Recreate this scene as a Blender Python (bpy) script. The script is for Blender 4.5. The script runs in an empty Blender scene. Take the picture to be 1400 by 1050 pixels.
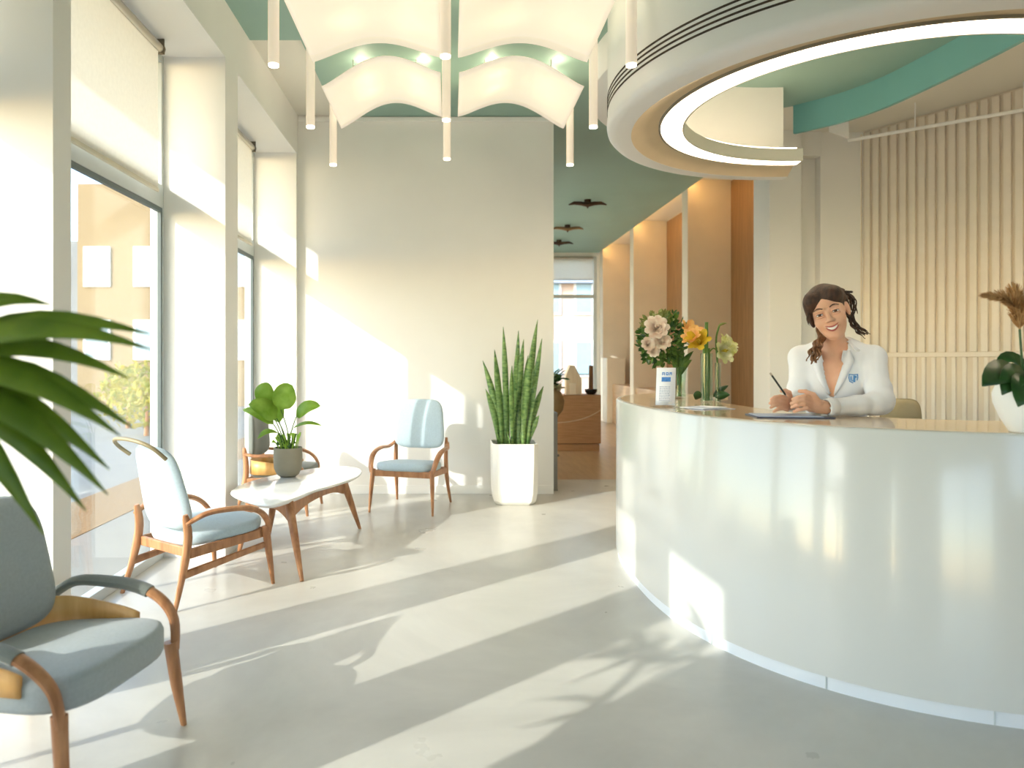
import bpy, bmesh, math, random
import numpy as np
from mathutils import Vector, Matrix, noise as mnoise

R = math.radians
SC = bpy.context.scene
COL = SC.collection
EYE = 1.30
VPX, VPY, FPX = 615.0, 492.0, 1000.0

# ------------------------------------------------------------------ camera
cam_d = bpy.data.cameras.new('camera')
cam = bpy.data.objects.new('camera', cam_d)
COL.objects.link(cam)
cam.location = (0, 0, EYE)
cam.rotation_euler = (R(90), 0, 0)
cam_d.sensor_width = 36.0
cam_d.lens = FPX / 1400 * 36.0
cam_d.shift_x = (700 - VPX) / 1400
cam_d.shift_y = (VPY - 525) / 1400
cam_d.clip_start = 0.05
cam_d.clip_end = 300
cam_d.dof.use_dof = True
cam_d.dof.focus_distance = 4.2
cam_d.dof.aperture_fstop = 2.0
SC.camera = cam

# ------------------------------------------------------------------ light
SUN_DIR = Vector((0.751, 0.661, -0.48)).normalized()
world = bpy.data.worlds.new('world')
SC.world = world
world.use_nodes = True
wn = world.node_tree
wn.nodes.clear()
w_out = wn.nodes.new('ShaderNodeOutputWorld')
w_bg = wn.nodes.new('ShaderNodeBackground')
w_sky = wn.nodes.new('ShaderNodeTexSky')
w_sky.sky_type = 'NISHITA'
w_sky.sun_disc = False
w_sky.sun_elevation = math.asin(-SUN_DIR.z)
w_sky.sun_rotation = math.atan2(-SUN_DIR.x, -SUN_DIR.y)
w_sky.air_density = 1.0
w_sky.dust_density = 0.8
w_sky.ozone_density = 1.1
w_bg.inputs['Strength'].default_value = 0.85
wn.links.new(w_sky.outputs[0], w_bg.inputs['Color'])
wn.links.new(w_bg.outputs[0], w_out.inputs['Surface'])

sun_d = bpy.data.lights.new('sun', 'SUN')
sun_d.energy = 4.6
sun_d.angle = R(0.7)
sun_d.color = (1.0, 0.965, 0.91)
sun = bpy.data.objects.new('sun', sun_d)
COL.objects.link(sun)
sun.location = (-20, -18, 14)
sun.rotation_euler = SUN_DIR.to_track_quat('-Z', 'Y').to_euler()

vs = SC.view_settings
vs.view_transform = 'Standard'
vs.look = 'None'
vs.gamma = 1.0
vs.use_curve_mapping = False
vs.exposure = 0.0


# ------------------------------------------------------------------ helpers
def V(*a):
    return Vector(a)


def s2l(c):
    return tuple(((v / 255) / 12.92 if v / 255 <= 0.04045 else ((v / 255 + 0.055) / 1.055) ** 2.4) for v in c)


def floor_at(x, y, z=0.0):
    d = FPX * (EYE - z) / (y - VPY)
    return ((x - VPX) / FPX * d, d)


def at(x, y, d):
    return V((x - VPX) / FPX * d, d, EYE - (y - VPY) / FPX * d)


MATS = {}


def mat(name, rgb, rough=0.5, metal=0.0, var=0.06, scale=6.0, bump=0.0, bscale=80.0, stretch=None,
        coat=0.0, emit=None, estr=0.0, rgb2=None, spec=0.5, sub=0.0, transl=0.0, detail=3.0, sheen=0.0, alpha=1.0):
    if name in MATS:
        return MATS[name]
    m = bpy.data.materials.new(name)
    m.use_nodes = True
    nt = m.node_tree
    b = nt.nodes['Principled BSDF']
    lin = s2l(rgb)
    tc = nt.nodes.new('ShaderNodeTexCoord')
    mp = nt.nodes.new('ShaderNodeMapping')
    if stretch:
        mp.inputs['Scale'].default_value = stretch
    nt.links.new(tc.outputs['Object'], mp.inputs['Vector'])
    nz = nt.nodes.new('ShaderNodeTexNoise')
    nz.inputs['Scale'].default_value = scale
    nz.inputs['Detail'].default_value = detail
    nt.links.new(mp.outputs[0], nz.inputs['Vector'])
    rp = nt.nodes.new('ShaderNodeValToRGB')
    if rgb2:
        c0, c1 = lin, s2l(rgb2)
    else:
        c0 = tuple(max(0, v * (1 - var)) for v in lin)
        c1 = tuple(min(1, v * (1 + var)) for v in lin)
    rp.color_ramp.elements[0].position = 0.32
    rp.color_ramp.elements[1].position = 0.68
    rp.color_ramp.elements[0].color = (*c0, 1)
    rp.color_ramp.elements[1].color = (*c1, 1)
    nt.links.new(nz.outputs['Fac'], rp.inputs['Fac'])
    nt.links.new(rp.outputs[0], b.inputs['Base Color'])
    b.inputs['Roughness'].default_value = rough
    b.inputs['Metallic'].default_value = metal
    b.inputs['Specular IOR Level'].default_value = spec
    b.inputs['Coat Weight'].default_value = coat
    b.inputs['Coat Roughness'].default_value = 0.05
    b.inputs['Sheen Weight'].default_value = sheen
    if sub:
        b.inputs['Subsurface Weight'].default_value = sub
        b.inputs['Subsurface Radius'].default_value = (0.02, 0.008, 0.004)
        b.inputs['Subsurface Scale'].default_value = 0.4
    if emit:
        b.inputs['Emission Color'].default_value = (*s2l(emit), 1)
        b.inputs['Emission Strength'].default_value = estr
    if bump:
        n2 = nt.nodes.new('ShaderNodeTexNoise')
        n2.inputs['Scale'].default_value = bscale
        n2.inputs['Detail'].default_value = 4
        nt.links.new(mp.outputs[0], n2.inputs['Vector'])
        bp = nt.nodes.new('ShaderNodeBump')
        bp.inputs['Strength'].default_value = bump
        bp.inputs['Distance'].default_value = 0.01
        nt.links.new(n2.outputs['Fac'], bp.inputs['Height'])
        nt.links.new(bp.outputs[0], b.inputs['Normal'])
    if transl:
        out = nt.nodes['Material Output']
        tr = nt.nodes.new('ShaderNodeBsdfTranslucent')
        nt.links.new(rp.outputs[0], tr.inputs['Color'])
        mx = nt.nodes.new('ShaderNodeMixShader')
        mx.inputs['Fac'].default_value = transl
        nt.links.new(b.outputs[0], mx.inputs[1])
        nt.links.new(tr.outputs[0], mx.inputs[2])
        nt.links.new(mx.outputs[0], out.inputs['Surface'])
    MATS[name] = m
    return m


def glass_mat(name, tint=(1, 1, 1), gloss=0.0, ior=1.45, rough=0.0):
    if name in MATS:
        return MATS[name]
    m = bpy.data.materials.new(name)
    m.use_nodes = True
    nt = m.node_tree
    nt.nodes.clear()
    out = nt.nodes.new('ShaderNodeOutputMaterial')
    tr = nt.nodes.new('ShaderNodeBsdfTransparent')
    tr.inputs['Color'].default_value = (*tint, 1)
    gl = nt.nodes.new('ShaderNodeBsdfGlossy')
    gl.inputs['Roughness'].default_value = rough
    lw = nt.nodes.new('ShaderNodeLayerWeight')
    lw.inputs['Blend'].default_value = 0.5
    pw = nt.nodes.new('ShaderNodeMath')
    pw.operation = 'POWER'
    pw.inputs[1].default_value = 4.0
    nt.links.new(lw.outputs['Facing'], pw.inputs[0])
    ml = nt.nodes.new('ShaderNodeMath')
    ml.operation = 'MULTIPLY_ADD'
    ml.inputs[1].default_value = 0.5
    ml.inputs[2].default_value = (ior - 1) ** 2 / (ior + 1) ** 2
    nt.links.new(pw.outputs[0], ml.inputs[0])
    mx = nt.nodes.new('ShaderNodeMixShader')
    nt.links.new(ml.outputs[0], mx.inputs['Fac'])
    nt.links.new(tr.outputs[0], mx.inputs[1])
    nt.links.new(gl.outputs[0], mx.inputs[2])
    nt.links.new(mx.outputs[0], out.inputs['Surface'])
    MATS[name] = m
    return m


class MB:
    def __init__(self):
        self.v = []
        self.f = []

    def add(self, vs, fs):
        o = len(self.v)
        self.v += [tuple(p) for p in vs]
        self.f += [tuple(i + o for i in f) for f in fs]
        return self

    def box(self, x0, x1, y0, y1, z0, z1):
        vs = [(x, y, z) for x in (x0, x1) for y in (y0, y1) for z in (z0, z1)]
        fs = [(0, 1, 3, 2), (4, 6, 7, 5), (0, 4, 5, 1), (2, 3, 7, 6), (0, 2, 6, 4), (1, 5, 7, 3)]
        return self.add(vs, fs)

    def obox(self, c, ax, ay, az):
        c = Vector(c)
        ax, ay, az = Vector(ax), Vector(ay), Vector(az)
        vs = [c + ax * i + ay * j + az * k for i in (-1, 1) for j in (-1, 1) for k in (-1, 1)]
        fs = [(0, 1, 3, 2), (4, 6, 7, 5), (0, 4, 5, 1), (2, 3, 7, 6), (0, 2, 6, 4), (1, 5, 7, 3)]
        return self.add(vs, fs)

    def tube(self, pts, rad, n=10, flat=1.0, up=None, cap=True):
        pts = [Vector(p) for p in pts]
        if not isinstance(rad, (list, tuple)):
            rad = [rad] * len(pts)
        rings = []
        pn = Vector(up) if up else None
        for i, p in enumerate(pts):
            t = (pts[min(i + 1, len(pts) - 1)] - pts[max(i - 1, 0)]).normalized()
            if pn is None:
                a = Vector((0, 0, 1)) if abs(t.z) < 0.9 else Vector((1, 0, 0))
                pn = a
            n1 = (pn - t * pn.dot(t))
            if n1.length < 1e-5:
                n1 = t.orthogonal()
            n1.normalize()
            if up is None:
                pn = n1
            b = t.cross(n1)
            rings.append([p + (n1 * math.cos(k * 2 * math.pi / n) * flat + b * math.sin(k * 2 * math.pi / n)) * rad[i]
                          for k in range(n)])
        vs = [q for r in rings for q in r]
        fs = []
        for i in range(len(pts) - 1):
            for k in range(n):
                a, b2 = i * n + k, i * n + (k + 1) % n
                fs.append((a, b2, b2 + n, a + n))
        if cap:
            fs.append(tuple(reversed(range(n))))
            fs.append(tuple((len(pts) - 1) * n + k for k in range(n)))
        return self.add(vs, fs)

    def lathe(self, prof, c=(0, 0, 0), n=28, a0=0.0, a1=2 * math.pi, closed=False):
        full = abs(a1 - a0 - 2 * math.pi) < 1e-6
        m = n if full else n + 1
        P = len(prof)
        vs = []
        for k in range(m):
            a = a0 + (a1 - a0) * k / n
            for (r, z) in prof:
                vs.append((c[0] + r * math.cos(a), c[1] + r * math.sin(a), c[2] + z))
        fs = []
        for k in range(n):
            k2 = (k + 1) % m
            for j in range(P if closed else P - 1):
                j2 = (j + 1) % P
                fs.append((k * P + j, k2 * P + j, k2 * P + j2, k * P + j2))
        if closed and not full:
            fs.append(tuple(range(P)))
            fs.append(tuple(n * P + j for j in reversed(range(P))))
        return self.add(vs, fs)

    def prism(self, poly, z0, z1):
        n = len(poly)
        vs = [(p[0], p[1], z0) for p in poly] + [(p[0], p[1], z1) for p in poly]
        fs = [tuple(reversed(range(n))), tuple(range(n, 2 * n))]
        fs += [(i, (i + 1) % n, (i + 1) % n + n, i + n) for i in range(n)]
        return self.add(vs, fs)

    def loops(self, rings, cap0=True, cap1=True):
        n = len(rings[0])
        vs = [p for r in rings for p in r]
        fs = []
        for i in range(len(rings) - 1):
            for k in range(n):
                a, b = i * n + k, i * n + (k + 1) % n
                fs.append((a, b, b + n, a + n))
        if cap0:
            fs.append(tuple(reversed(range(n))))
        if cap1:
            fs.append(tuple((len(rings) - 1) * n + k for k in range(n)))
        return self.add(vs, fs)

    def leaf(self, pts, widths, up, fold=0.25, thick=0.0):
        """a blade: midrib path, half widths, folded along the midrib"""
        pts = [Vector(p) for p in pts]
        up = Vector(up)
        vs, fs = [], []
        for i, p in enumerate(pts):
            t = (pts[min(i + 1, len(pts) - 1)] - pts[max(i - 1, 0)]).normalized()
            s = t.cross(up)
            if s.length < 1e-4:
                s = t.orthogonal()
            s.normalize()
            nn = s.cross(t)
            w = widths[i]
            vs += [p + s * w + nn * w * fold, p, p - s * w + nn * w * fold]
        for i in range(len(pts) - 1):
            a = i * 3
            fs += [(a, a + 1, a + 4, a + 3), (a + 1, a + 2, a + 5, a + 4)]
        return self.add(vs, fs)

    def xf(self, M):
        self.v = [tuple(M @ Vector(p)) for p in self.v]
        return self


def obj(name, mb, m, parent=None, smooth=False, bevel=0.0, seg=2, solid=0.0, fixn=True, sub=0):
    me = bpy.data.meshes.new(name)
    me.from_pydata([tuple(p) for p in mb.v], [], mb.f)
    if fixn:
        bm = bmesh.new()
        bm.from_mesh(me)
        bmesh.ops.recalc_face_normals(bm, faces=bm.faces)
        bm.to_mesh(me)
        bm.free()
    me.materials.append(m)
    o = bpy.data.objects.new(name, me)
    COL.objects.link(o)
    if smooth:
        me.polygons.foreach_set('use_smooth', [True] * len(me.polygons))
        me.set_sharp_from_angle(angle=R(40)) if smooth == 'auto' else None
    if solid:
        md = o.modifiers.new('solid', 'SOLIDIFY')
        md.thickness = solid
        md.offset = 0
    if bevel:
        md = o.modifiers.new('bevel', 'BEVEL')
        md.width = bevel
        md.segments = seg
        md.limit_method = 'ANGLE'
        md.angle_limit = R(35)
    if sub:
        md = o.modifiers.new('sub', 'SUBSURF')
        md.levels = sub
        md.render_levels = sub
    if parent:
        o.parent = parent
    return o


def tag(o, label, cat, group=None, kind=None):
    o['label'] = label
    if cat:
        o['category'] = cat
    if group:
        o['group'] = group
    if kind:
        o['kind'] = kind
    return o


def thing(name, label, cat, loc=(0, 0, 0), rz=0.0, group=None, kind=None):
    e = bpy.data.objects.new(name, None)
    e.empty_display_size = 0.1
    COL.objects.link(e)
    e.location = loc
    e.rotation_euler = (0, 0, rz)
    return tag(e, label, cat, group, kind)


def copy_tree(o, parent=None):
    c = o.copy()
    COL.objects.link(c)
    c.parent = parent
    for ch in [q for q in SC.objects if q.parent is o]:
        copy_tree(ch, c)
    return c


def share(src, name, parent, loc=None, rot=None):
    c = bpy.data.objects.new(name, src.data)
    COL.objects.link(c)
    if parent:
        c.parent = parent
    if loc is not None:
        c.location = loc
    if rot is not None:
        c.rotation_euler = rot
    return c


def catmull(pts, n=6, closed=False):
    pts = [Vector(p) for p in pts]
    out = []
    N = len(pts)
    rng = range(N) if closed else range(N - 1)
    for i in rng:
        if closed:
            p0, p1, p2, p3 = pts[(i - 1) % N], pts[i], pts[(i + 1) % N], pts[(i + 2) % N]
        else:
            p0, p1, p2, p3 = pts[max(i - 1, 0)], pts[i], pts[i + 1], pts[min(i + 2, N - 1)]
        for k in range(n):
            t = k / n
            out.append(0.5 * ((2 * p1) + (p2 - p0) * t + (2 * p0 - 5 * p1 + 4 * p2 - p3) * t * t
                              + (3 * p1 - p0 - 3 * p2 + p3) * t ** 3))
    if not closed:
        out.append(pts[-1].copy())
    return out


# ------------------------------------------------------------------ materials
def floor_material():
    m = bpy.data.materials.new('polished_concrete')
    m.use_nodes = True
    nt = m.node_tree
    b = nt.nodes['Principled BSDF']
    tc = nt.nodes.new('ShaderNodeTexCoord')
    n1 = nt.nodes.new('ShaderNodeTexNoise')
    n1.inputs['Scale'].default_value = 0.9
    n1.inputs['Detail'].default_value = 8
    n1.inputs['Roughness'].default_value = 0.62
    n1.inputs['Distortion'].default_value = 0.6
    nt.links.new(tc.outputs['Object'], n1.inputs['Vector'])
    rp = nt.nodes.new('ShaderNodeValToRGB')
    rp.color_ramp.elements[0].position = 0.36
    rp.color_ramp.elements[1].position = 0.66
    rp.color_ramp.elements[0].color = (*s2l((186, 182, 172)), 1)
    rp.color_ramp.elements[1].color = (*s2l((206, 202, 191)), 1)
    nt.links.new(n1.outputs['Fac'], rp.inputs['Fac'])
    nt.links.new(rp.outputs[0], b.inputs['Base Color'])
    n2 = nt.nodes.new('ShaderNodeTexNoise')
    n2.inputs['Scale'].default_value = 3.5
    n2.inputs['Detail'].default_value = 5
    nt.links.new(tc.outputs['Object'], n2.inputs['Vector'])
    mr = nt.nodes.new('ShaderNodeMapRange')
    mr.inputs['To Min'].default_value = 0.22
    mr.inputs['To Max'].default_value = 0.40
    nt.links.new(n2.outputs['Fac'], mr.inputs['Value'])
    nt.links.new(mr.outputs[0], b.inputs['Roughness'])
    b.inputs['Specular IOR Level'].default_value = 0.45
    return m


M_floor = floor_material()
M_wall = mat('cream_plaster', (241, 239, 234), 0.7, var=0.015, scale=2, bump=0.02, bscale=200)
M_white = mat('white_paint', (244, 243, 239), 0.55, var=0.012, scale=2)
M_teal = mat('teal_paint', (150, 182, 170), 0.55, var=0.03, scale=1.5)
M_teal2 = mat('teal_fascia_paint', (124, 184, 182), 0.45, var=0.03, scale=1.5)
M_cream = mat('cream_ceiling', (236, 232, 220), 0.6, var=0.01, scale=1)
M_beige = mat('beige_panel', (230, 218, 198), 0.6, var=0.03, scale=3)
M_slat = mat('beige_slat', (238, 228, 212), 0.5, var=0.03, scale=5)
M_slat2 = mat('pale_slat', (240, 231, 216), 0.5, var=0.02, scale=5)
M_woodp = mat('oak_veneer', (140, 102, 64), 0.45, rgb2=(164, 124, 82), scale=3.0, stretch=(9, 9, 0.7), detail=6, bump=0.03)
M_walnut = mat('teak_wood', (150, 100, 64), 0.4, rgb2=(188, 136, 94), scale=9, stretch=(3, 3, 0.8), detail=5, bump=0.02)
M_ply = mat('birch_plywood', (214, 158, 86), 0.4, rgb2=(232, 184, 116), scale=5, stretch=(1, 5, 1), detail=4)
M_fab = mat('pale_blue_fabric', (176, 193, 200), 0.85, var=0.05, scale=90, bump=0.12, bscale=700, sheen=0.2)
M_fabg = mat('grey_blue_fabric', (160, 169, 171), 0.85, var=0.05, scale=90, bump=0.12, bscale=700, sheen=0.2)
M_fabd = mat('grey_fabric', (112, 116, 108), 0.85, var=0.05, scale=90, bump=0.12, bscale=700, sheen=0.2)
M_gloss = mat('white_lacquer', (208, 208, 202), 0.18, var=0.006, scale=1, coat=0.25, spec=0.5)
M_plinth = mat('pale_plinth', (226, 230, 234), 0.3, var=0.02, scale=4)
M_top = mat('oak_worktop', (208, 182, 146), 0.16, rgb2=(224, 202, 170), scale=2.5, stretch=(1, 7, 1), detail=5, coat=0.4)
M_marble = mat('white_stone', (238, 238, 234), 0.12, rgb2=(248, 248, 246), scale=4, detail=8, coat=0.3)
M_frame = mat('grey_window_frame', (196, 202, 200), 0.4, var=0.02)
M_framed = mat('dark_gasket', (92, 104, 104), 0.5)
M_blind = mat('blind_fabric', (246, 243, 236), 0.9, var=0.02, scale=40, transl=0.55)
M_metal = mat('brushed_metal', (190, 186, 176), 0.35, metal=0.9)
M_glass = glass_mat('window_glass', (0.96, 0.98, 0.97))
M_vglass = glass_mat('vase_glass', (0.86, 0.92, 0.88), ior=1.5)
M_acryl = glass_mat('clear_acrylic', (0.95, 0.97, 0.99), ior=1.4)
M_leafd = mat('dark_leaf', (34, 70, 30), 0.35, rgb2=(58, 100, 44), scale=14, transl=0.15)
M_palm = mat('palm_leaf', (104, 136, 40), 0.4, rgb2=(142, 168, 60), scale=8, transl=0.35)
M_snake = mat('snake_plant_leaf', (74, 116, 58), 0.35, rgb2=(146, 178, 104), scale=9, stretch=(2.2, 2.2, 5.5), detail=4, transl=0.12)
M_lime = mat('lime_leaf', (138, 182, 52), 0.4, rgb2=(182, 214, 96), scale=10, transl=0.4)
M_stem = mat('green_stem', (84, 120, 48), 0.5)
M_soil = mat('dark_soil', (52, 42, 32), 0.95, bump=0.6, bscale=60)

# ------------------------------------------------------------------ setting: shell
XW, XG = -1.476, -1.91       # wall face, glass plane
ZC = 3.66                    # ceiling
ZH = 3.29                    # window head
YB = 7.10                    # back wall face

fl = MB().box(-1.97, 9.9, -2.7, 7.95, -0.12, 0.0)
tag(obj('floor_corridor', MB().box(0.78, 4.1, 7.95, 16.25, -0.12, 0.0), mat('warm_tint_floor', (176, 142, 104), 0.3, rgb2=(194, 162, 124), scale=3, stretch=(6, 0.7, 1), detail=5)),
    'corridor floor with warm reflected light put into its oak tone', 'floor', kind='structure')  # oak tone stands in for warm light reflected on the floor
tag(obj('floor', fl, M_floor), 'pale polished concrete floor streaked with sunlight', 'floor', kind='structure')

piers = [(-2.70, -2.30), (-1.40, 0.45), (1.40, 1.52), (2.72, 2.85), (4.81, 5.09), (7.03, 7.22)]
wl = MB()
for (a, b) in piers:
    wl.box(-1.97, XW, a, b, 0, ZH)
wl.box(-1.97, XW, -2.70, 7.22, ZH, 3.95)
tag(obj('wall_left', wl, M_wall), 'cream window wall with deep white reveals between piers', 'wall', kind='structure')

wb = MB().box(XW, 1.008, YB, 7.22, 0, 3.95)
w_back = tag(obj('wall_back', wb, M_wall), 'plain cream wall behind the snake plant', 'wall', kind='structure')
tag(obj('baseboard_back', MB().box(XW, 1.006, YB - 0.012, YB, 0, 0.085), M_white, bevel=0.003),
    'low white baseboard along the cream back wall', 'baseboard', kind='structure')
tag(obj('trim_1', MB().box(XW + 0.01, 1.0, YB - 0.02, YB, ZC - 0.05, ZC - 0.012), M_white, bevel=0.003),
    'thin white shadow trim at the top of the back wall', 'trim', kind='structure')

# corridor walls
tag(obj('wall_corridor', MB().box(0.78, 0.90, 7.22, 8.6, 0, 3.95).box(0.78, 0.90, 15.2, 16.1, 0, 3.95).box(0.78, 0.90, 8.6, 15.2, 3.2, 3.95), M_wall),
    'cream side wall of the corridor behind the back wall', 'wall', kind='structure')
wfar = MB().box(0.78, 1.10, 16.1, 16.25, 0, 3.95).box(3.24, 4.1, 16.1, 16.25, 0, 3.95)
wfar.box(1.10, 3.24, 16.1, 16.25, 3.58, 3.95)
tag(obj('wall_far', wfar, M_wall), 'cream end wall of the corridor around the far window', 'wall', kind='structure')

wood_wall = tag(obj('wall_wood', MB().box(3.92, 4.10, 7.9, 16.1, 0, 3.95), M_beige),
                'corridor side wall lined with oak panels between beige fins', 'wall', kind='structure')
for (a, b) in [(7.9, 9.0), (9.01, 10.14), (10.41, 11.77), (11.78, 13.14), (13.41, 14.6), (14.61, 15.79)]:
    obj('oak_panel', MB().box(3.895, 3.925, a + 0.004, b - 0.004, 0.02, 3.78), M_woodp, wood_wall, bevel=0.003)
for (a, b) in [(10.15, 10.40), (13.15, 13.40), (15.80, 16.10)]:
    obj('fin', MB().box(3.30, 3.92, a, b, 0, 3.80), M_beige, wood_wall, bevel=0.006)
obj('bench_base', MB().box(3.34, 3.90, 10.42, 13.14, 0, 0.80).box(3.34, 3.90, 13.42, 15.78, 0, 0.80),
    mat('light_oak', (188, 152, 112), 0.5, rgb2=(204, 168, 128), scale=3, stretch=(1, 0.5, 6)), wood_wall, bevel=0.01)
obj('bench_end', MB().box(3.22, 3.60, 15.0, 15.6, 0, 1.34), M_beige, wood_wall, bevel=0.01)
cove = obj('cove_ceiling', MB().box(3.28, 4.10, 7.9, 16.1, 3.80, 3.95), M_cream, wood_wall)
M_warm = mat('warm_led', (255, 200, 120), 0.5, emit=(255, 196, 124), estr=20.0)
for (a, b) in [(7.95, 10.1), (10.45, 13.1), (13.45, 15.75)]:
    obj('cove_light_strip', MB().box(3.30, 3.33, a, b, 3.735, 3.75), M_warm, wood_wall)

# white column wall beside the slat wall
wc = MB().box(3.30, 3.63, 7.55, 7.95, 0, 3.95).box(3.63, 3.86, 7.72, 7.95, 0, 3.95).box(3.86, 4.32, 7.62, 7.95, 0, 3.95)
wc.box(3.63, 3.86, 7.60, 7.95, 3.42, 3.95)
tag(obj('wall_column', wc, M_white, bevel=0.004), 'white stepped column wall between oak panel and slat wall', 'wall', kind='structure')

# slat wall (runs diagonally toward the right)
W0 = V(4.27, 7.69, 0)
WD = V(0.468, -0.884, 0).normalized()
WN = V(-WD.y, WD.x, 0) * -1          # into the room
if WN.x > 0:
    WN = -WN
LEN = 11.8
c = W0 + WD * (LEN / 2) - WN * 0.08
wr = MB().obox((c.x, c.y, 1.975), WD * (LEN / 2), WN * 0.08, V(0, 0, 1.975))
w_right = tag(obj('wall_right', wr, M_beige), 'beige wall lined with vertical slats behind the reception desk', 'wall', kind='structure')
ang = math.atan2(WD.y, WD.x)
sl_u = sl_l = None
PITCH = 0.0905
for i in range(34):
    p = W0 + WD * (0.045 + PITCH * i) + WN * 0.012
    q = W0 + WD * (0.060 + PITCH * i) + WN * 0.012
    if sl_u is None:
        sl_u = obj('slat', MB().box(-0.029, 0.029, -0.014, 0.022, 1.375, ZC - 0.012), M_slat, w_right, bevel=0.003)
        sl_l = obj('lower_slat', MB().box(-0.017, 0.017, -0.014, 0.020, 0.55, 1.325), M_slat2, w_right, bevel=0.003)
        a_, b_ = sl_u, sl_l
    else:
        a_ = share(sl_u, 'slat', w_right)
        b_ = share(sl_l, 'lower_slat', w_right)
        for s_, d_ in ((a_, sl_u), (b_, sl_l)):
            md = s_.modifiers.new('bevel', 'BEVEL')
            md.width = 0.003
            md.segments = 2
            md.limit_method = 'ANGLE'
    a_.location = p
    b_.location = q
    a_.rotation_euler = b_.rotation_euler = (0, 0, ang)
cr = W0 + WD * 1.65 + WN * 0.012
obj('slat_rail', MB().obox((cr.x, cr.y, 1.35), WD * 1.62, WN * 0.012, V(0, 0, 0.02)), M_slat, w_right, bevel=0.002)

# wall behind the viewpoint with glazed openings added for daylight
wf = MB().box(-1.97, -0.2, -2.70, -2.55, 0, 3.95).box(1.6, 2.0, -2.70, -2.55, 0, 3.95).box(6.6, 9.9, -2.70, -2.55, 0, 3.95).box(2.0, 6.6, -2.70, -2.55, 0, 1.7).box(2.0, 6.6, -2.70, -2.55, 3.35, 3.95).box(-0.2, 1.6, -2.70, -2.55, 2.4, 3.95)
tag(obj('wall_front', wf, M_wall), 'cream entrance wall around glazed openings added for daylight', 'wall', kind='structure')

# ceiling
cl = MB().prism([(-1.97, -2.7), (9.9, -2.7), (4.34, 7.95), (3.30, 7.95), (3.30, 7.60), (0.9, 7.22), (-1.97, 7.22)], ZC + 0.012, 3.95)
ceil = tag(obj('ceiling', cl, M_cream), 'cream ceiling with a large teal painted field', 'ceiling', kind='structure')
band = [(3.20, 6.80), (3.45, 6.50), (3.62, 6.12), (3.70, 5.65), (3.75, 5.2), (3.77, 4.8), (3.74, 4.3), (3.66, 3.8), (3.50, 3.3)]
bandc = [(p.x, p.y) for p in catmull([(a, b, 0) for a, b in band], 5)]
teal_poly = [(XW, -2.55), (3.3, -2.55), (3.42, 3.1)] + list(reversed(bandc)) + [(2.55, 7.2), (3.28, 7.55), (3.28, 16.1), (0.9, 16.1), (0.9, 7.22),
            (1.008, 7.21), (1.008, 7.10), (-1.10, 7.10), (-1.10, 5.40), (XW, 5.40)]
obj('teal_field', MB().prism(teal_poly, ZC, ZC + 0.3), M_teal, ceil)
bm_ = MB()
n_ = len(bandc)
for i in range(n_ - 1):
    a, b = V(*bandc[i], 0), V(*bandc[i + 1], 0)
    d = (b - a).normalized()
    s = V(-d.y, d.x, 0) * 0.018
    bm_.add([a + s + V(0, 0, 3.40), a - s + V(0, 0, 3.40), b - s + V(0, 0, 3.40), b + s + V(0, 0, 3.40),
             a + s + V(0, 0, ZC), a - s + V(0, 0, ZC), b - s + V(0, 0, ZC), b + s + V(0, 0, ZC)],
            [(0, 1, 2, 3), (0, 3, 7, 4), (1, 5, 6, 2), (4, 7, 6, 5)] + ([(0, 4, 5, 1)] if i == 0 else []) + ([(2, 6, 7, 3)] if i == n_ - 2 else []))
obj('curved_drop_fascia', bm_, M_teal2, ceil)
rf = MB().box(-2.0, 10.0, -2.75, 7.3, 3.951, 4.1).box(0.75, 10.0, 7.3, 16.3, 3.951, 4.1)
tag(obj('roof', rf, M_white), 'flat white roof slab over the lobby', 'roof', kind='structure')
tag(obj('canopy', MB().box(-3.05, -1.97, -2.75, 7.3, 3.45, 3.60), M_white),
    'shallow white canopy outside above the tall windows', 'canopy', kind='structure')

# ------------------------------------------------------------------ windows
ZT0, ZT1 = 2.29, 2.44


def side_window(idx, y0, y1, mull=(), label=''):
    w = thing('window_%d' % idx, label, 'window', (XG, (y0 + y1) / 2, 0), kind='structure')
    h = (y1 - y0) / 2
    fr = MB()
    fr.box(-0.03, 0.03, -h, -h + 0.035, 0, ZH).box(-0.03, 0.03, h - 0.035, h, 0, ZH)
    fr.box(-0.03, 0.03, -h + 0.035, h - 0.035, ZH - 0.05, ZH).box(-0.03, 0.03, -h + 0.035, h - 0.035, 0, 0.06)
    obj('window_frame', fr, M_frame, w, bevel=0.004)
    obj('transom', MB().box(-0.035, 0.035, -h + 0.035, h - 0.035, ZT0, ZT1), M_frame, w, bevel=0.004)
    obj('gasket', MB().box(0.012, 0.034, -h + 0.037, h - 0.037, ZT0 - 0.03, ZT0 - 0.001).box(0.012, 0.034, h - 0.062, h - 0.036, 0.06, ZT0 - 0.03),
        M_framed, w)
    for (a, b) in mull:
        obj('mullion', MB().box(-0.03, 0.03, a - (y0 + y1) / 2, b - (y0 + y1) / 2, 0.06, ZH - 0.05), M_frame, w, bevel=0.004)
    obj('pane', MB().box(-0.006, 0.006, -h + 0.03, h - 0.03, 0.05, ZT0), M_glass, w)
    obj('pane', MB().box(-0.006, 0.006, -h + 0.03, h - 0.03, ZT1, ZH - 0.05), M_glass, w)
    return w


side_window(1, 2.85, 4.81, label='tall window with transom in the bay beside the pale chair')
side_window(2, 5.09, 7.03, mull=[(5.60, 5.76), (5.20, 5.27)], label='tall window in the bay beside the potted green plant')
side_window(3, 1.52, 2.72, label='narrow tall window behind the grey armchair')
side_window(4, 0.45, 1.40, label='tall window beside the palm, before the narrow one')
side_window(5, -2.30, -1.40, label='tall window at the entrance end of the window wall')

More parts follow.
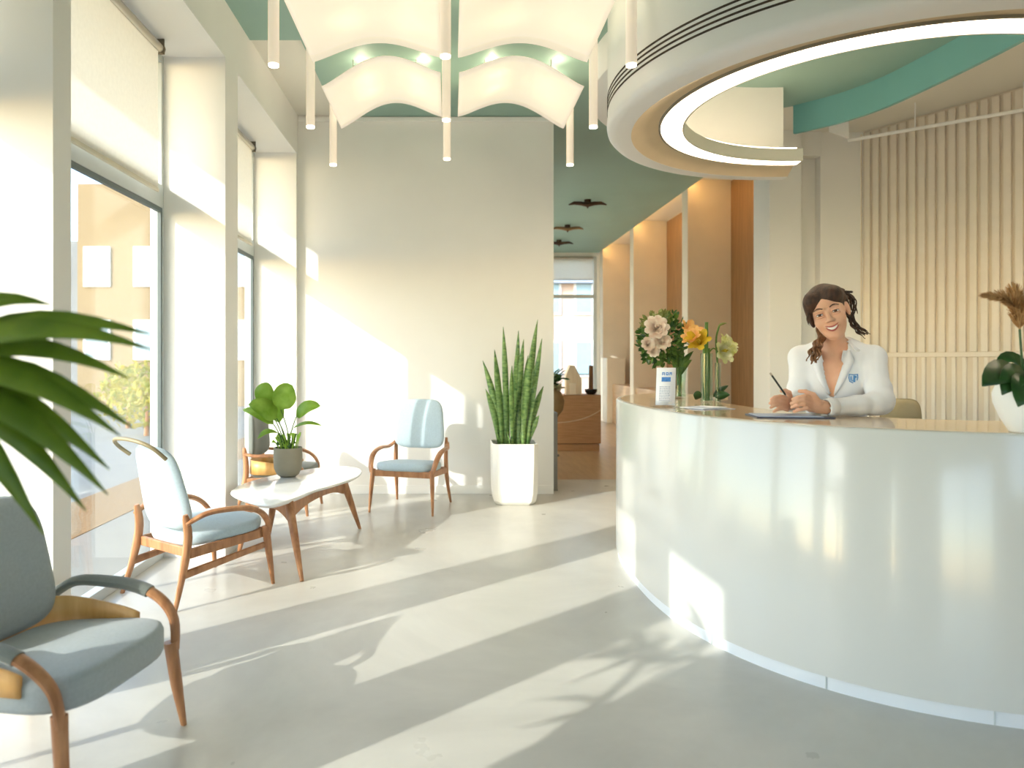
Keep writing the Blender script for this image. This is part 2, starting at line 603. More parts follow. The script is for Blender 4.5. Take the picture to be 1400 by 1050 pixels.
wfr = thing('window_6', 'unseen glazed entrance door added to let daylight in', 'window', (0.7, -2.62, 0), kind='structure')  # unseen glazing, added to let sky light into the lobby
fr = MB()
for x in (-0.87, 0, 0.87):
    fr.box(x - 0.03, x + 0.03, -0.03, 0.03, 0, 2.4)
fr.box(-0.84, 0.84, -0.03, 0.03, 2.34, 2.4).box(-0.84, 0.84, -0.03, 0.03, 0, 0.08)
obj('window_frame', fr, M_frame, wfr)
obj('pane', MB().box(-0.84, 0.84, -0.005, 0.005, 0.05, 2.35), M_glass, wfr)

w9 = thing('window_9', 'unseen high window added to brighten the reception alcove', 'window', (4.3, -2.62, 1.7), kind='structure')  # unseen window, added to brighten the alcove and back wall
fr = MB().box(-2.3, 2.3, -0.03, 0.03, 0, 0.06).box(-2.3, 2.3, -0.03, 0.03, 1.59, 1.65)
for x in (-2.27, -0.76, 0.76, 2.27):
    fr.box(x - 0.03, x + 0.03, -0.03, 0.03, 0.06, 1.59)
obj('window_frame', fr, M_frame, w9)
obj('pane', MB().box(-2.24, 2.24, -0.005, 0.005, 0.06, 1.59), M_glass, w9)

wf7 = thing('window_7', 'far corridor window with a transom under a white blind', 'window', (2.17, 16.17, 0), kind='structure')
fr = MB().box(-1.07, -1.01, -0.04, 0.04, 0, 3.58).box(1.0, 1.07, -0.04, 0.04, 0, 3.58)
fr.box(-1.01, 1.0, -0.04, 0.04, 2.66, 2.74).box(-1.01, 1.0, -0.04, 0.04, 3.5, 3.58).box(-1.01, 1.0, -0.04, 0.04, 0, 0.1)
obj('window_frame', fr, M_frame, wf7, bevel=0.004)
obj('pane', MB().box(-1.01, 1.0, -0.006, 0.006, 0.1, 2.66), M_glass, wf7)
obj('pane', MB().box(-1.01, 1.0, -0.006, 0.006, 2.74, 3.5), M_glass, wf7)


w8 = thing('window_8', 'unseen glazed corridor side added for soft daylight behind blinds', 'window', (0.84, 11.9, 0), kind='structure')  # unseen glazing, added as a soft daylight source for the corridor
fr = MB().box(-0.03, 0.03, -3.3, 3.3, 3.14, 3.2).box(-0.03, 0.03, -3.3, 3.3, 0, 0.06)
for y in (-3.27, -1.65, 0, 1.65, 3.27):
    fr.box(-0.03, 0.03, y - 0.03, y + 0.03, 0.06, 3.14)
obj('window_frame', fr, M_frame, w8)
obj('pane', MB().box(-0.005, 0.005, -3.24, 3.24, 0.06, 3.14), M_glass, w8)


M_sheer = mat('added_blind_fabric', (240, 236, 226), 0.9, var=0.02, scale=40, transl=0.85)  # passes more daylight through the added corridor blinds


def roller_blind(x, y0, y1, zb, label, axis='y', fabm=None):
    b = thing('roller_blind', label, 'blind', (x, (y0 + y1) / 2, 3.20), 0 if axis == 'y' else R(90))
    h = (y1 - y0) / 2
    obj('fabric', MB().box(-0.0015, 0.0015, -h + 0.02, h - 0.02, zb - 3.20, 0.03), fabm or M_blind, b)
    obj('roller_tube', MB().tube([(0, -h, 0.03), (0, h, 0.03)], 0.028, 14), M_metal, b, smooth='auto')
    obj('bottom_bar', MB().box(-0.008, 0.008, -h + 0.02, h - 0.02, zb - 3.225, zb - 3.20), mat('blind_bar', (214, 206, 184), 0.5), b, bevel=0.003)
    for s in (-1, 1):
        obj('bracket', MB().box(-0.03, 0.03, s * (h + 0.008) - 0.006, s * (h + 0.008) + 0.006, -0.005, 0.09).tube(
            [(0.0, s * (h + 0.0), 0.03), (0.0, s * (h + 0.02), 0.03)], 0.034, 12), mat('bracket_grey', (120, 112, 96), 0.4, metal=0.6), b, bevel=0.002)
    return b


roller_blind(-1.80, 2.90, 4.53, 2.36, 'off white roller blind half lowered in the bay beside the pale chair')
roller_blind(-1.80, 5.14, 6.66, 2.36, 'off white roller blind half lowered in the bay beside the potted green plant')
roller_blind(-1.80, 1.57, 2.68, 2.36, 'unseen roller blind added to cut the upper sun in the narrow bay behind the grey armchair')  # this and the next two: unseen, added to keep upper sun off the desk
roller_blind(-1.80, 0.50, 1.36, 2.36, 'unseen roller blind added to cut the upper sun in the bay beside the palm')
roller_blind(-1.80, -2.25, -1.45, 2.36, 'unseen roller blind added to cut the upper sun in the bay at the entrance end')
for k in range(4):
    roller_blind(0.96, 8.65 + 1.635 * k, 10.2 + 1.635 * k, 0.1, 'unseen sheer blind added to soften corridor daylight, %s from the lobby' % ('first', 'second', 'third', 'fourth')[k], fabm=M_sheer).__setitem__('group', 'added corridor blinds')  # unseen blinds, added to spread daylight softly into the corridor
fb = thing('roller_blind', 'white roller blind at the top of the far corridor window', 'blind', (2.17, 16.08, 3.55))
obj('fabric', MB().box(-1.0, 0.98, -0.002, 0.002, -0.48, 0.0), M_blind, fb)
obj('roller_tube', MB().tube([(-1.0, 0, 0.0), (0.98, 0, 0.0)], 0.025, 12), M_metal, fb, smooth='auto')
obj('bottom_bar', MB().box(-1.0, 0.98, -0.008, 0.008, -0.5, -0.48), M_frame, fb, bevel=0.003)

# ------------------------------------------------------------------ outside
M_pave = mat('pale_paving', (136, 133, 124), 0.9, var=0.05, scale=3)
gr = MB().box(-40, -3.7, -10, 60, -0.3, -0.10).box(-2.95, -1.97, -10, 60, -0.3, -0.10).box(-1.97, 12, 16.25, 60, -0.3, -0.10)
tag(obj('pavement', gr, M_pave), 'pale paving outside the windows', 'pavement', kind='structure')
tag(obj('path', MB().box(-3.7, -2.95, -10, 60, -0.3, -0.095), mat('tan_gravel', (142, 112, 74), 0.95, var=0.15, scale=30)),
    'tan gravel strip in the paving along the window wall', 'path', kind='structure')


def far_building(name, label, x0, x1, y, z1, wallm, wins, roof=None, depth=3.0):
    e = thing(name, label, 'building', ((x0 + x1) / 2, y, -0.1))
    cx = (x0 + x1) / 2
    obj('facade', MB().box(x0 - cx, x1 - cx, 0, depth, 0, z1 + 0.1), wallm, e)
    for (wx, wz, ww, wh) in wins:
        f = obj('window', MB().box(wx - ww / 2 - cx, wx + ww / 2 - cx, -0.06, 0.05, wz, wz + wh), M_white, e)
        obj('pane', MB().box(wx - ww / 2 + 0.08 - cx, wx + ww / 2 - 0.08 - cx, -0.08, -0.055, wz + 0.08, wz + wh - 0.08),
            mat('far_pane', (150, 176, 190), 0.15), f)
    if roof:
        obj('roof', roof, mat('slate_roof', (150, 160, 176), 0.7), e)
    return e


M_tan = mat('tan_brick', (136, 116, 84), 0.85, rgb2=(152, 132, 100), scale=12, stretch=(1, 1, 4))
M_pink = mat('pink_brick', (196, 168, 152), 0.85, rgb2=(212, 188, 174), scale=12, stretch=(1, 1, 4))
wins = [(-10.6 + 1.5 * i, 1.4 + 2.2 * j, 0.8, 1.2) for i in range(4) for j in range(2)]
far_building('apartment_block', 'tan brick building seen through the window beside the pale chair', -11.2, -5.2, 22, 6.6, M_tan, wins)
wins = [(x, z, 0.7, 1.3) for x in (3.6, 4.75) for z in (0.8, 3.0)] + [(2.6, 0.8, 0.7, 1.3)]
rfm = MB().add([(-1.8, -0.4, 4.1), (2.4, -0.4, 4.1), (2.4, -0.4, 5.9), (-1.8, 3.2, 4.1), (2.4, 3.2, 4.1), (2.4, 3.2, 5.9)],
               [(0, 1, 2), (3, 5, 4), (0, 2, 5, 3), (0, 3, 4, 1), (1, 4, 5, 2)])
far_building('brick_house', 'pink brick house with slate gable beyond the corridor window', 1.5, 7.0, 26, 4.0, M_pink, wins, rfm)
wins = []
far_building('grey_tower', 'dark grey building edge beside the tan brick one', -17.5, -11.6, 24, 5.2,
             mat('grey_render', (128, 132, 134), 0.8), [(-13.0, 1.5, 1.0, 1.4), (-13.0, 3.6, 1.0, 1.2)])
rl = thing('railing', 'thin metal railing outside the corridor window', 'railing', (2.6, 19.0, -0.1))
obj('rail', MB().tube([(-1.6, 0, 1.02), (2.2, 0, 1.02)], 0.02, 8), M_framed, rl)
for k in range(14):
    obj('baluster', MB().tube([(-1.5 + 0.28 * k, 0, 0), (-1.5 + 0.28 * k, 0, 1.02)], 0.01, 6), M_framed, rl)


def shrub(loc, r, label, m, seed, n=260, grp=None):
    rnd = random.Random(seed)
    e = thing('shrub', label, 'shrub', loc, group=grp)
    f = MB()
    for _ in range(n):
        d = V(rnd.gauss(0, 1), rnd.gauss(0, 1), rnd.gauss(0, 1)).normalized() * r * rnd.uniform(0.5, 1.0)
        p = V(d.x, d.y, r * 0.95 + d.z * 0.85)
        t = V(rnd.gauss(0, 1), rnd.gauss(0, 1), rnd.gauss(0, 1)).normalized() * r * 0.22
        f.leaf([p, p + t * 0.5, p + t], [0.01, r * 0.07, 0.004], (rnd.random(), rnd.random(), 1))
    obj('foliage', f, m, e)
    obj('trunk', MB().tube([(0, 0, 0), (0.02, 0, r * 0.6), (0, 0, r)], [0.05, 0.04, 0.02], 8), M_walnut, e)
    return e


M_yel = mat('autumn_leaf', (190, 168, 60), 0.6, rgb2=(150, 158, 70), scale=3, transl=0.3)
for k, (x, y, r) in enumerate([(-5.6, 13.5, 0.55), (-6.6, 15.0, 0.7), (-7.4, 17.5, 0.8), (-6.0, 18.2, 0.6), (-8.6, 19.5, 0.7)]):
    shrub((x, y, -0.1), r, 'yellow green shrub outside in front of the tan brick building', M_yel, 30 + k, grp='shrubs outside')

# ------------------------------------------------------------------ ring canopy above the desk
RC = V(2.72, 4.74, 0)
ZR = 2.86
rg = thing('ring_canopy', 'round white ceiling ring with glowing inner light strip above the desk', 'ceiling ring', (RC.x, RC.y, ZR))
H = ZC - ZR
prof = [(1.60, H + 0.03), (1.66, H + 0.03), (1.66, 0.10), (1.665, 0.055), (1.66, 0.03), (1.64, 0.008), (1.60, 0.0), (1.50, 0.0), (1.50, 0.10), (1.60, 0.12)]
obj('drum', MB().lathe(prof, n=128, a0=R(84), a1=R(335), closed=True), M_white, rg, smooth='auto')
prof = [(1.50, 0.001), (1.46, 0.02), (1.40, 0.045), (1.34, 0.06), (1.315, 0.06), (1.315, 0.13), (1.50, 0.13)]
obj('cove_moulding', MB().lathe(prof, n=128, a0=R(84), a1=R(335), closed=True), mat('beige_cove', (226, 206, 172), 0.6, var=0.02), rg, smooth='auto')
obj('grey_band', MB().lathe([(1.315, 0.045), (1.30, 0.045), (1.30, 0.13), (1.315, 0.13)], n=128, a0=R(84), a1=R(335), closed=True), mat('grey_line', (150, 142, 126), 0.5), rg)  # thin grey band between the beige moulding and the light strip
M_strip = mat('warm_strip', (255, 240, 220), 0.5, emit=(255, 232, 204), estr=14.0)
obj('light_strip', MB().lathe([(1.30, 0.05), (1.16, 0.05), (1.16, 0.12), (1.30, 0.12)], n=128, a0=R(84), a1=R(335), closed=True), M_strip, rg)
obj('inner_rim', MB().lathe([(1.158, 0.04), (1.145, 0.04), (1.145, 0.14), (1.32, 0.14), (1.32, 0.13), (1.158, 0.13)], n=128, a0=R(84), a1=R(335), closed=True), M_cream, rg, smooth='auto')
for k in range(4):
    z = 0.150 + 0.030 * k
    obj('vent_slot', MB().lathe([(1.655, z), (1.663, z), (1.663, z + 0.011), (1.655, z + 0.011)], n=128, a0=R(84), a1=R(335), closed=True), mat('slot_brown', (62, 48, 34), 0.7), rg)
obj('added_uplight_strip', MB().lathe([(1.17, 0.145), (1.30, 0.145), (1.30, 0.155), (1.17, 0.155)], n=96, a0=R(86), a1=R(333), closed=True),
    mat('added_uplight_led', (255, 240, 220), 0.5, emit=(255, 230, 202), estr=8.5), rg)  # hidden strip, added to brighten the ceiling inside the ring
tag(obj('trim_2', MB().lathe([(1.60, 3.40), (1.74, 3.40), (1.75, 3.42), (1.75, ZC + 0.01), (1.60, ZC + 0.01)], c=(2.85, 5.60, 0), n=64, a0=R(130), a1=R(235), closed=True), M_white, smooth='auto'),
    'second curved white ceiling drum behind the glowing ring', 'ceiling drum', kind='structure')


# slim rail in front of the slats
pa, pb = V(3.85, 7.07, 3.42), V(5.05, 6.05, 3.42)
pr = thing('ceiling_rail', 'slim white rail hung in front of the beige slats', 'rail', tuple(pa))
obj('bar', MB().tube([V(0, 0, 0), pb - pa], 0.017, 10), M_white, pr, smooth='auto')
for t in (0.35, 0.85):
    q = (pb - pa) * t
    obj('hanger', MB().tube([q, q + V(0, 0, 0.24)], 0.006, 8), M_white, pr)
obj('bracket', MB().add([(-0.16, 0.05, 0.10), (-0.02, -0.05, 0.02), (0.02, 0.03, 0.02), (-0.16, 0.05, 0.245), (-0.02, -0.05, 0.245), (0.02, 0.03, 0.245)],
    [(0, 1, 2), (3, 5, 4), (0, 3, 4, 1), (1, 4, 5, 2), (2, 5, 3, 0)]), M_white, pr)

# ------------------------------------------------------------------ luminous panels
M_panel = mat('opal_acrylic', (250, 244, 232), 0.12, var=0.01, emit=(255, 241, 226), estr=0.52, transl=0.45, spec=0.5)


def panel(x_out, x_in, y0, y1, z_out, z_in, z_pk, label):
    cx, cy = (x_out + x_in) / 2, (y0 + y1) / 2
    e = thing('light_panel', label, 'ceiling light', (cx, cy, z_out))
    nx, ny = 28, 10
    sh = MB()
    vs = []
    for j in range(ny + 1):
        y = y0 + (y1 - y0) * j / ny
        for i in range(nx + 1):
            t = i / nx
            base = z_out + (z_in - z_out) * t
            bulge = math.sin(math.pi * t) ** 1.25
            z = base + (z_pk - (z_out + z_in) / 2) * bulge
            vs.append((x_out + (x_in - x_out) * t - cx, y - cy, z - z_out))
    fs = [(j * (nx + 1) + i, j * (nx + 1) + i + 1, (j + 1) * (nx + 1) + i + 1, (j + 1) * (nx + 1) + i) for j in range(ny) for i in range(nx)]
    sh.add(vs, fs)
    obj('diffuser_sheet', sh, M_panel, e, smooth=True, solid=0.008)
    hg = MB()
    for sx in (0.22, 0.78):
        for yy in (y0 + 0.30, y1 - 0.40):
            base = z_out + (z_in - z_out) * sx + (z_pk - (z_out + z_in) / 2) * math.sin(math.pi * sx) ** 1.25
            x = x_out + (x_in - x_out) * sx - cx
            o = obj('hanger_rod', MB().tube([(x, yy - cy, base - z_out), (x, yy - cy, ZC - z_out)], 0.004, 6), M_metal, e)
            ld = bpy.data.lights.new('panel_lamp', 'POINT')
            ld.energy = 0.9
            ld.color = (1.0, 0.84, 0.62)
            ld.shadow_soft_size = 0.02
            lo = bpy.data.objects.new('panel_lamp', ld)
            COL.objects.link(lo)
            lo.parent = e
            lo.location = (x + 0.06, yy - cy, min(base + 0.13, ZC - 0.03) - z_out)
    return e


panel(-0.955, -0.07, 5.45, 6.43, 3.335, 3.44, 3.56, 'arched glowing panel over the far chair, nearer the window wall')
panel(1.00, 0.07, 5.45, 6.43, 3.335, 3.44, 3.56, 'arched glowing panel over the snake plant side of the lobby')
panel(-0.935, -0.055, 3.75, 4.98, 3.33, 3.36, 3.46, 'large flat arched glowing panel before the smaller one, nearer the window wall')
panel(0.935, 0.055, 3.75, 4.98, 3.33, 3.36, 3.46, 'large flat arched glowing panel before the smaller one, nearer the ring canopy')

# hanging tubes
M_tube = mat('warm_white_tube', (248, 238, 222), 0.4, var=0.02, emit=(255, 230, 204), estr=0.35)
M_tip = mat('tube_tip', (255, 250, 240), 0.4, emit=(255, 240, 215), estr=6.0)
tb = None
for yy in (6.27, 5.25, 4.15):
    for xx in (-1.0, -0.025, 1.03):
        zb = 2.965 + (0.05 if xx == -0.025 else 0)
        if tb is None:
            tb = thing('tube_pendant', 'slim warm white tube light hanging from the teal ceiling beside the glowing panels',
                       'pendant light', (xx, yy, zb), group='tube lights between the glowing panels')
            obj('tube', MB().tube([(0, 0, 0.012), (0, 0, ZC - 2.965 - 0.06)], 0.031, 20), M_tube, tb, smooth='auto')
            obj('glowing_tip', MB().tube([(0, 0, 0), (0, 0, 0.012)], 0.029, 20), M_tip, tb)
            obj('ceiling_cup', MB().tube([(0, 0, ZC - 2.965 - 0.06), (0, 0, ZC - 2.965 + 0.002)], 0.022, 16), M_metal, tb, smooth='auto')
            t_ = tb
        else:
            t_ = copy_tree(tb)
        t_.location = (xx, yy, zb)
        t_['label'] = 'slim tube light %s glowing panels, %s' % ({-1.0: 'on the window side of', -0.025: 'between', 1.03: 'on the ring canopy side of'}[xx],
                                                                  {6.27: 'row at the back wall', 5.25: 'middle row', 4.15: 'row farthest from back wall'}[yy])

# corridor ceiling lamps, gull winged
for k, (x, y) in enumerate([(2.03, 10.78), (2.06, 12.8), (2.15, 14.4)]):
    e = thing('ceiling_lamp', ['dark gull winged lamp on the corridor ceiling, closest to the lobby', 'flat bronze bar lamp on the corridor ceiling between the dark ones',
                               'dark gull winged lamp on the corridor ceiling, closest to the far window'][k], 'ceiling light', (x, y, ZC))
    w = MB()
    for s in (-1, 1):
        pts = [(0, 0, -0.075), (s * 0.10, 0, -0.055), (s * 0.2, 0, -0.05), (s * 0.28, 0, -0.075)]
        w.tube(pts, [0.035, 0.03, 0.026, 0.008], 10, flat=1.0, up=(0, 1, 0))
    obj('wing', w, mat('bronze_lamp', (78, 56, 42), 0.4, metal=0.3) if k != 1 else mat('champagne_lamp', (150, 122, 92), 0.35, metal=0.5), e, smooth='auto')
    obj('mount', MB().tube([(0, 0, -0.05), (0, 0, 0.002)], 0.05, 16), MATS['bronze_lamp'], e, smooth='auto')
    obj('finial', MB().tube([(0, 0, -0.13), (0, 0, -0.07)], [0.006, 0.03], 10), MATS['bronze_lamp'], e, smooth='auto')

# ------------------------------------------------------------------ reception desk (superellipse plan)
DC = V(2.75, 4.25, 0)
DA, DB, DN = 1.685, 1.768, 2.6
ZD = 1.04


def sup(a, off=0.0):
    ca, sa = math.cos(a), math.sin(a)
    x = (abs(ca) ** (2 / DN)) * math.copysign(1, ca) * (DA - off)
    y = (abs(sa) ** (2 / DN)) * math.copysign(1, sa) * (DB - off)
    return V(x, y, 0)


desk = thing('reception_desk', 'curved glossy white reception desk with oak worktop', 'reception desk', tuple(DC))


def sweep(profile, a0=R(128), a1=R(338), n=150):
    """profile: closed list of (offset inward, z)"""
    mb = MB()
    P = len(profile)
    vs = []
    for k in range(n + 1):
        a = a0 + (a1 - a0) * k / n
        for (o, z) in profile:
            p = sup(a, o)
            vs.append((p.x, p.y, z))
    fs = []
    for k in range(n):
        for j in range(P):
            j2 = (j + 1) % P
            fs.append((k * P + j, (k + 1) * P + j, (k + 1) * P + j2, k * P + j2))
    fs.append(tuple(range(P)))
    fs.append(tuple(n * P + j for j in reversed(range(P))))
    return mb.add(vs, fs)


obj('front_panel', sweep([(0.0, 0.055), (0.0, ZD - 0.012), (0.004, ZD - 0.003), (0.012, ZD), (0.03, ZD), (0.03, ZD - 0.03), (0.10, ZD - 0.03), (0.10, 0.055)]), M_gloss, desk, smooth='auto')
obj('plinth', sweep([(0.012, 0.0), (0.012, 0.055), (0.09, 0.055), (0.09, 0.0)]), M_plinth, desk, smooth='auto')
obj('worktop', sweep([(0.031, ZD - 0.029), (0.031, ZD + 0.001), (0.58, ZD + 0.001), (0.585, ZD - 0.005), (0.585, ZD - 0.029)]), M_top, desk, smooth='auto')
for a in (205, 226, 247, 268, 289):
    p = sup(R(a), 0.0105)
    t = (sup(R(a + 0.3), 0.0105) - p).normalized()
    nrm = V(t.y, -t.x, 0)
    obj('plinth_joint', MB().obox((p.x, p.y, 0.0275), t * 0.002, nrm * 0.003, V(0, 0, 0.0265)), M_frame, desk)

# ------------------------------------------------------------------ chairs
def rrect(w0, w1, d0, d1, n=40, p=3.6):
    """rounded trapezoid outline: w0 half width at y=-d0 (front), w1 half width at y=d1 (rear)"""
    out = []
    for k in range(n):
        a = 2 * math.pi * k / n
        ca, sa = math.cos(a), math.sin(a)
        x = abs(ca) ** (2 / p) * math.copysign(1, ca)
        y = abs(sa) ** (2 / p) * math.copysign(1, sa)
        yy = y * (d1 if y > 0 else d0)
        t = (yy + d0) / (d0 + d1)
        out.append((x * (w0 + (w1 - w0) * t), yy))
    return out


def cushion(outl, z0, z1, dome=0.015, edge=0.02, tilt=0.0):
    rings = []

    def ring(inset, z):
        r = []
        for (x, y) in outl:
            L = math.hypot(x, y)
            k = max(0.0, 1 - inset / L)
            r.append((x * k, y * k, z - tilt * y))
        return r
    rings.append(ring(edge, z0))
    rings.append(ring(edge * 0.3, z0 + edge * 0.3))
    rings.append(ring(0, z0 + edge))
    rings.append(ring(0, z1 - edge))
    rings.append(ring(edge * 0.3, z1 - edge * 0.3))
    rings.append(ring(edge, z1))
    rings.append(ring(0.10, z1 + dome * 0.75))
    rings.append(ring(0.19, z1 + dome))
    return MB().loops(rings)


def back_panel(wb, wt, z0, z1, y0, lean, th=0.055, curve=0.05, nx=18, nz=14, corner=4.4):
    """upholstered back: superellipse panel, curved around the sitter, leaning back"""
    mb = MB()
    cz, hz = (z0 + z1) / 2, (z1 - z0) / 2
    front, rear = [], []
    outl = []
    N = 44
    for k in range(N):
        a = 2 * math.pi * k / N
        ca, sa = math.cos(a), math.sin(a)
        outl.append((abs(ca) ** (2 / corner) * math.copysign(1, ca), abs(sa) ** (2 / corner) * math.copysign(1, sa)))

    def P(u, v, off):
        w = wb + (wt - wb) * (v + 1) / 2
        x = u * w
        z = cz + v * hz
        y = y0 + lean * (z - z0) - curve * (abs(u) ** 2) + off
        return (x, y, z)
    rings = []
    for (s, off) in ((0.0, -th / 2 - 0.012), (0.5, -th / 2 - 0.010), (0.86, -th / 2), (0.96, -th / 2 + 0.010), (1.0, -th / 2 + 0.024),
                     (1.0, th / 2 - 0.024), (0.96, th / 2 - 0.008), (0.86, th / 2), (0.5, th / 2 + 0.004), (0.0, th / 2 + 0.006)):
        s = max(s, 0.02)
        rings.append([P(u * s, v * s, off) for (u, v) in outl])
    return mb.loops(rings)


def finish_chair(e, w, seat_z, arm_top, plywood):
    if plywood:
        path = [(w - 0.012, -0.12, 0), (w - 0.012, 0.05, 0), (w - 0.03, 0.17, 0), (w - 0.10, 0.232, 0), (0, 0.245, 0),
                (-w + 0.10, 0.232, 0), (-w + 0.03, 0.17, 0), (-w + 0.012, 0.05, 0), (-w + 0.012, -0.12, 0)]
        path = catmull(path, 6)
        vs, fs = [], []
        n = len(path)
        for i, p in enumerate(path):
            u = i / (n - 1)
            top = arm_top - 0.045 - 0.05 * (abs(2 * u - 1) ** 4)
            vs += [(p.x, p.y, seat_z - 0.05), (p.x, p.y, top)]
        fs = [(2 * i, 2 * i + 2, 2 * i + 3, 2 * i + 1) for i in range(n - 1)]
        obj('plywood_shell', MB().add(vs, fs), M_ply, e, smooth=True, solid=0.012)
    return e


def make_chair(label, loc, face, seat_z=0.40, fab=M_fab, back=(0.245, 0.20, 0.47, 0.92), lean=0.22, plywood=False, rail=False,
               arm_mat=None, w=0.27, arm_top=0.52, side_stretch=True, scale=1.0, thick=0.075):
    rz = math.atan2(face[0], -face[1])
    e = thing('lounge_chair', label, 'chair', (loc[0], loc[1], 0), rz)
    e.scale = (scale, scale, scale)
    obj('seat', cushion(rrect(w + 0.005, w - 0.045, 0.29, 0.235), seat_z - thick, seat_z - 0.008, 0.012, 0.022, tilt=0.06), fab, e, smooth=True)
    wb, wt, z0, z1 = back
    obj('backrest', back_panel(wb, wt, z0, z1, 0.235, lean), fab, e, smooth=True)
    zt = seat_z - thick
    for s in (-1, 1):
        pts = [(s * (w - 0.012), -0.245, zt + 0.03), (s * (w - 0.002), -0.262, zt - 0.12), (s * (w + 0.008), -0.285, 0.0)]
        obj('front_leg', MB().tube(catmull(pts, 4), [0.026, 0.025, 0.024, 0.023, 0.022, 0.019, 0.016, 0.013, 0.011], 10, flat=0.85), M_walnut, e, smooth='auto')
        pts = [(s * (w - 0.015), 0.335, 0.0), (s * (w - 0.03), 0.275, 0.20), (s * (w - 0.035), 0.245, seat_z - 0.02), (s * (w - 0.035), 0.262, z0 + 0.10)]
        obj('rear_leg', MB().tube(catmull(pts, 4), [0.012, 0.014, 0.017, 0.019, 0.022, 0.024, 0.025, 0.025, 0.025, 0.024, 0.022, 0.019, 0.014], 10, flat=0.8), M_walnut, e, smooth='auto')
        if thick < 0.1:
            obj('side_rail', MB().obox((s * (w - 0.03), -0.005, zt - 0.02), V(0.011, 0, 0), V(0, 0.245, -0.012), V(0, 0, 0.026)), M_walnut, e, bevel=0.005)
        if side_stretch:
            obj('stretcher', MB().tube([(s * (w - 0.03), 0.285, 0.17), (s * (w - 0.02), 0.0, 0.205), (s * (w - 0.012), -0.25, 0.235)], [0.016, 0.014, 0.013], 8, flat=1.4), M_walnut, e, smooth='auto')
        ap = [(s * (w - 0.028), 0.262, z0 + 0.05), (s * (w + 0.002), 0.16, arm_top - 0.005), (s * (w + 0.018), 0.03, arm_top), (s * (w + 0.022), -0.10, arm_top - 0.015),
              (s * (w + 0.020), -0.19, arm_top - 0.055), (s * (w + 0.010), -0.245, arm_top - 0.12), (s * (w - 0.004), -0.258, zt + 0.0)]
        ap = catmull(ap, 5)
        n = len(ap)
        rad = [0.019 + 0.006 * math.sin(math.pi * i / (n - 1)) for i in range(n)]
        if arm_mat:
            k = int(n * 0.55)
            obj('arm', MB().tube(ap[k - 1:], rad[k - 1:], 10, flat=0.65), M_walnut, e, smooth='auto')
            obj('arm_pad', MB().tube(ap[:k + 1], [r * 1.12 for r in rad[:k + 1]], 10, flat=0.75), arm_mat, e, smooth='auto')
        else:
            obj('arm', MB().tube(ap, rad, 10, flat=0.65), M_walnut, e, smooth='auto')
    if thick > 0.1:
        return finish_chair(e, w, seat_z, arm_top, plywood)
    obj('front_rail', MB().obox((0, -0.245, zt - 0.008), V(w - 0.02, 0, 0), V(0, 0.011, 0), V(0, 0, 0.026)), M_walnut, e, bevel=0.005)
    obj('rear_rail', MB().obox((0, 0.235, zt - 0.03), V(w - 0.04, 0, 0), V(0, 0.011, 0), V(0, 0, 0.026)), M_walnut, e, bevel=0.005)
    finish_chair(e, w, seat_z, arm_top, plywood)
    if rail:
        hp = [(-wt - 0.01, 0.235 + lean * (z1 - z0) - 0.01, z1 - 0.06), (-wt + 0.01, 0.30 + lean * (z1 - z0), z1 + 0.01), (-0.06, 0.35 + lean * (z1 - z0), z1 + 0.045),
              (0.10, 0.35 + lean * (z1 - z0), z1 + 0.04), (wt + 0.02, 0.29 + lean * (z1 - z0), z1 - 0.005), (wt + 0.01, 0.235 + lean * (z1 - z0) - 0.01, z1 - 0.06)]
        obj('back_hoop', MB().tube(catmull(hp, 6), 0.011, 8), mat('pale_bentwood', (140, 128, 98), 0.45, var=0.05, scale=12), e, smooth='auto')
    return e


make_chair('grey upholstered armchair with plywood shell beneath the palm fronds', (-1.285, 2.375), (0.98, -0.20), seat_z=0.385, fab=M_fabg,
           back=(0.262, 0.215, 0.36, 0.83), lean=0.17, plywood=True, arm_mat=M_fabd, w=0.285, arm_top=0.49, side_stretch=False, thick=0.115)
make_chair('pale blue chair with pale bentwood hoop behind its back', (-1.42, 4.19), (0.60, 0.80), seat_z=0.385,
           back=(0.225, 0.165, 0.385, 0.84), lean=0.24, rail=True, w=0.27, arm_top=0.485, arm_mat=None)
make_chair('pale blue chair standing against the cream back wall', (-0.335, 6.43), (-0.28, -0.96), seat_z=0.415,
           back=(0.25, 0.205, 0.50, 0.94), lean=0.16, w=0.275, arm_top=0.52, side_stretch=False)
make_chair('grey chair with plywood shell in the window bay behind the coffee table', (-1.455, 6.36), (1.0, -0.05), seat_z=0.385, fab=M_fabd,
           back=(0.25, 0.20, 0.46, 0.84), lean=0.05, plywood=True, w=0.26, arm_top=0.50, side_stretch=False)

# ------------------------------------------------------------------ coffee table
tc_ = V(-1.08, 5.0, 0)
tab = thing('coffee_table', 'white stone topped coffee table on splayed teak legs', 'table', tuple(tc_))
ol = [floor_at(x, y, 0.44) for (x, y) in [(315, 672), (330, 682), (365, 690), (396, 683), (430, 670), (462, 661), (490, 650), (493, 641), (470, 637), (430, 640), (380, 648), (335, 660)]]
olc = [(p.x - tc_.x, p.y - tc_.y) for p in catmull([(a, b, 0) for a, b in ol], 6, closed=True)]


def inset(poly, d):
    cx = sum(p[0] for p in poly) / len(poly)
    cy = sum(p[1] for p in poly) / len(poly)
    out = []
    for (x, y) in poly:
        L = math.hypot(x - cx, y - cy)
        out.append((cx + (x - cx) * (1 - d / L), cy + (y - cy) * (1 - d / L)))
    return out


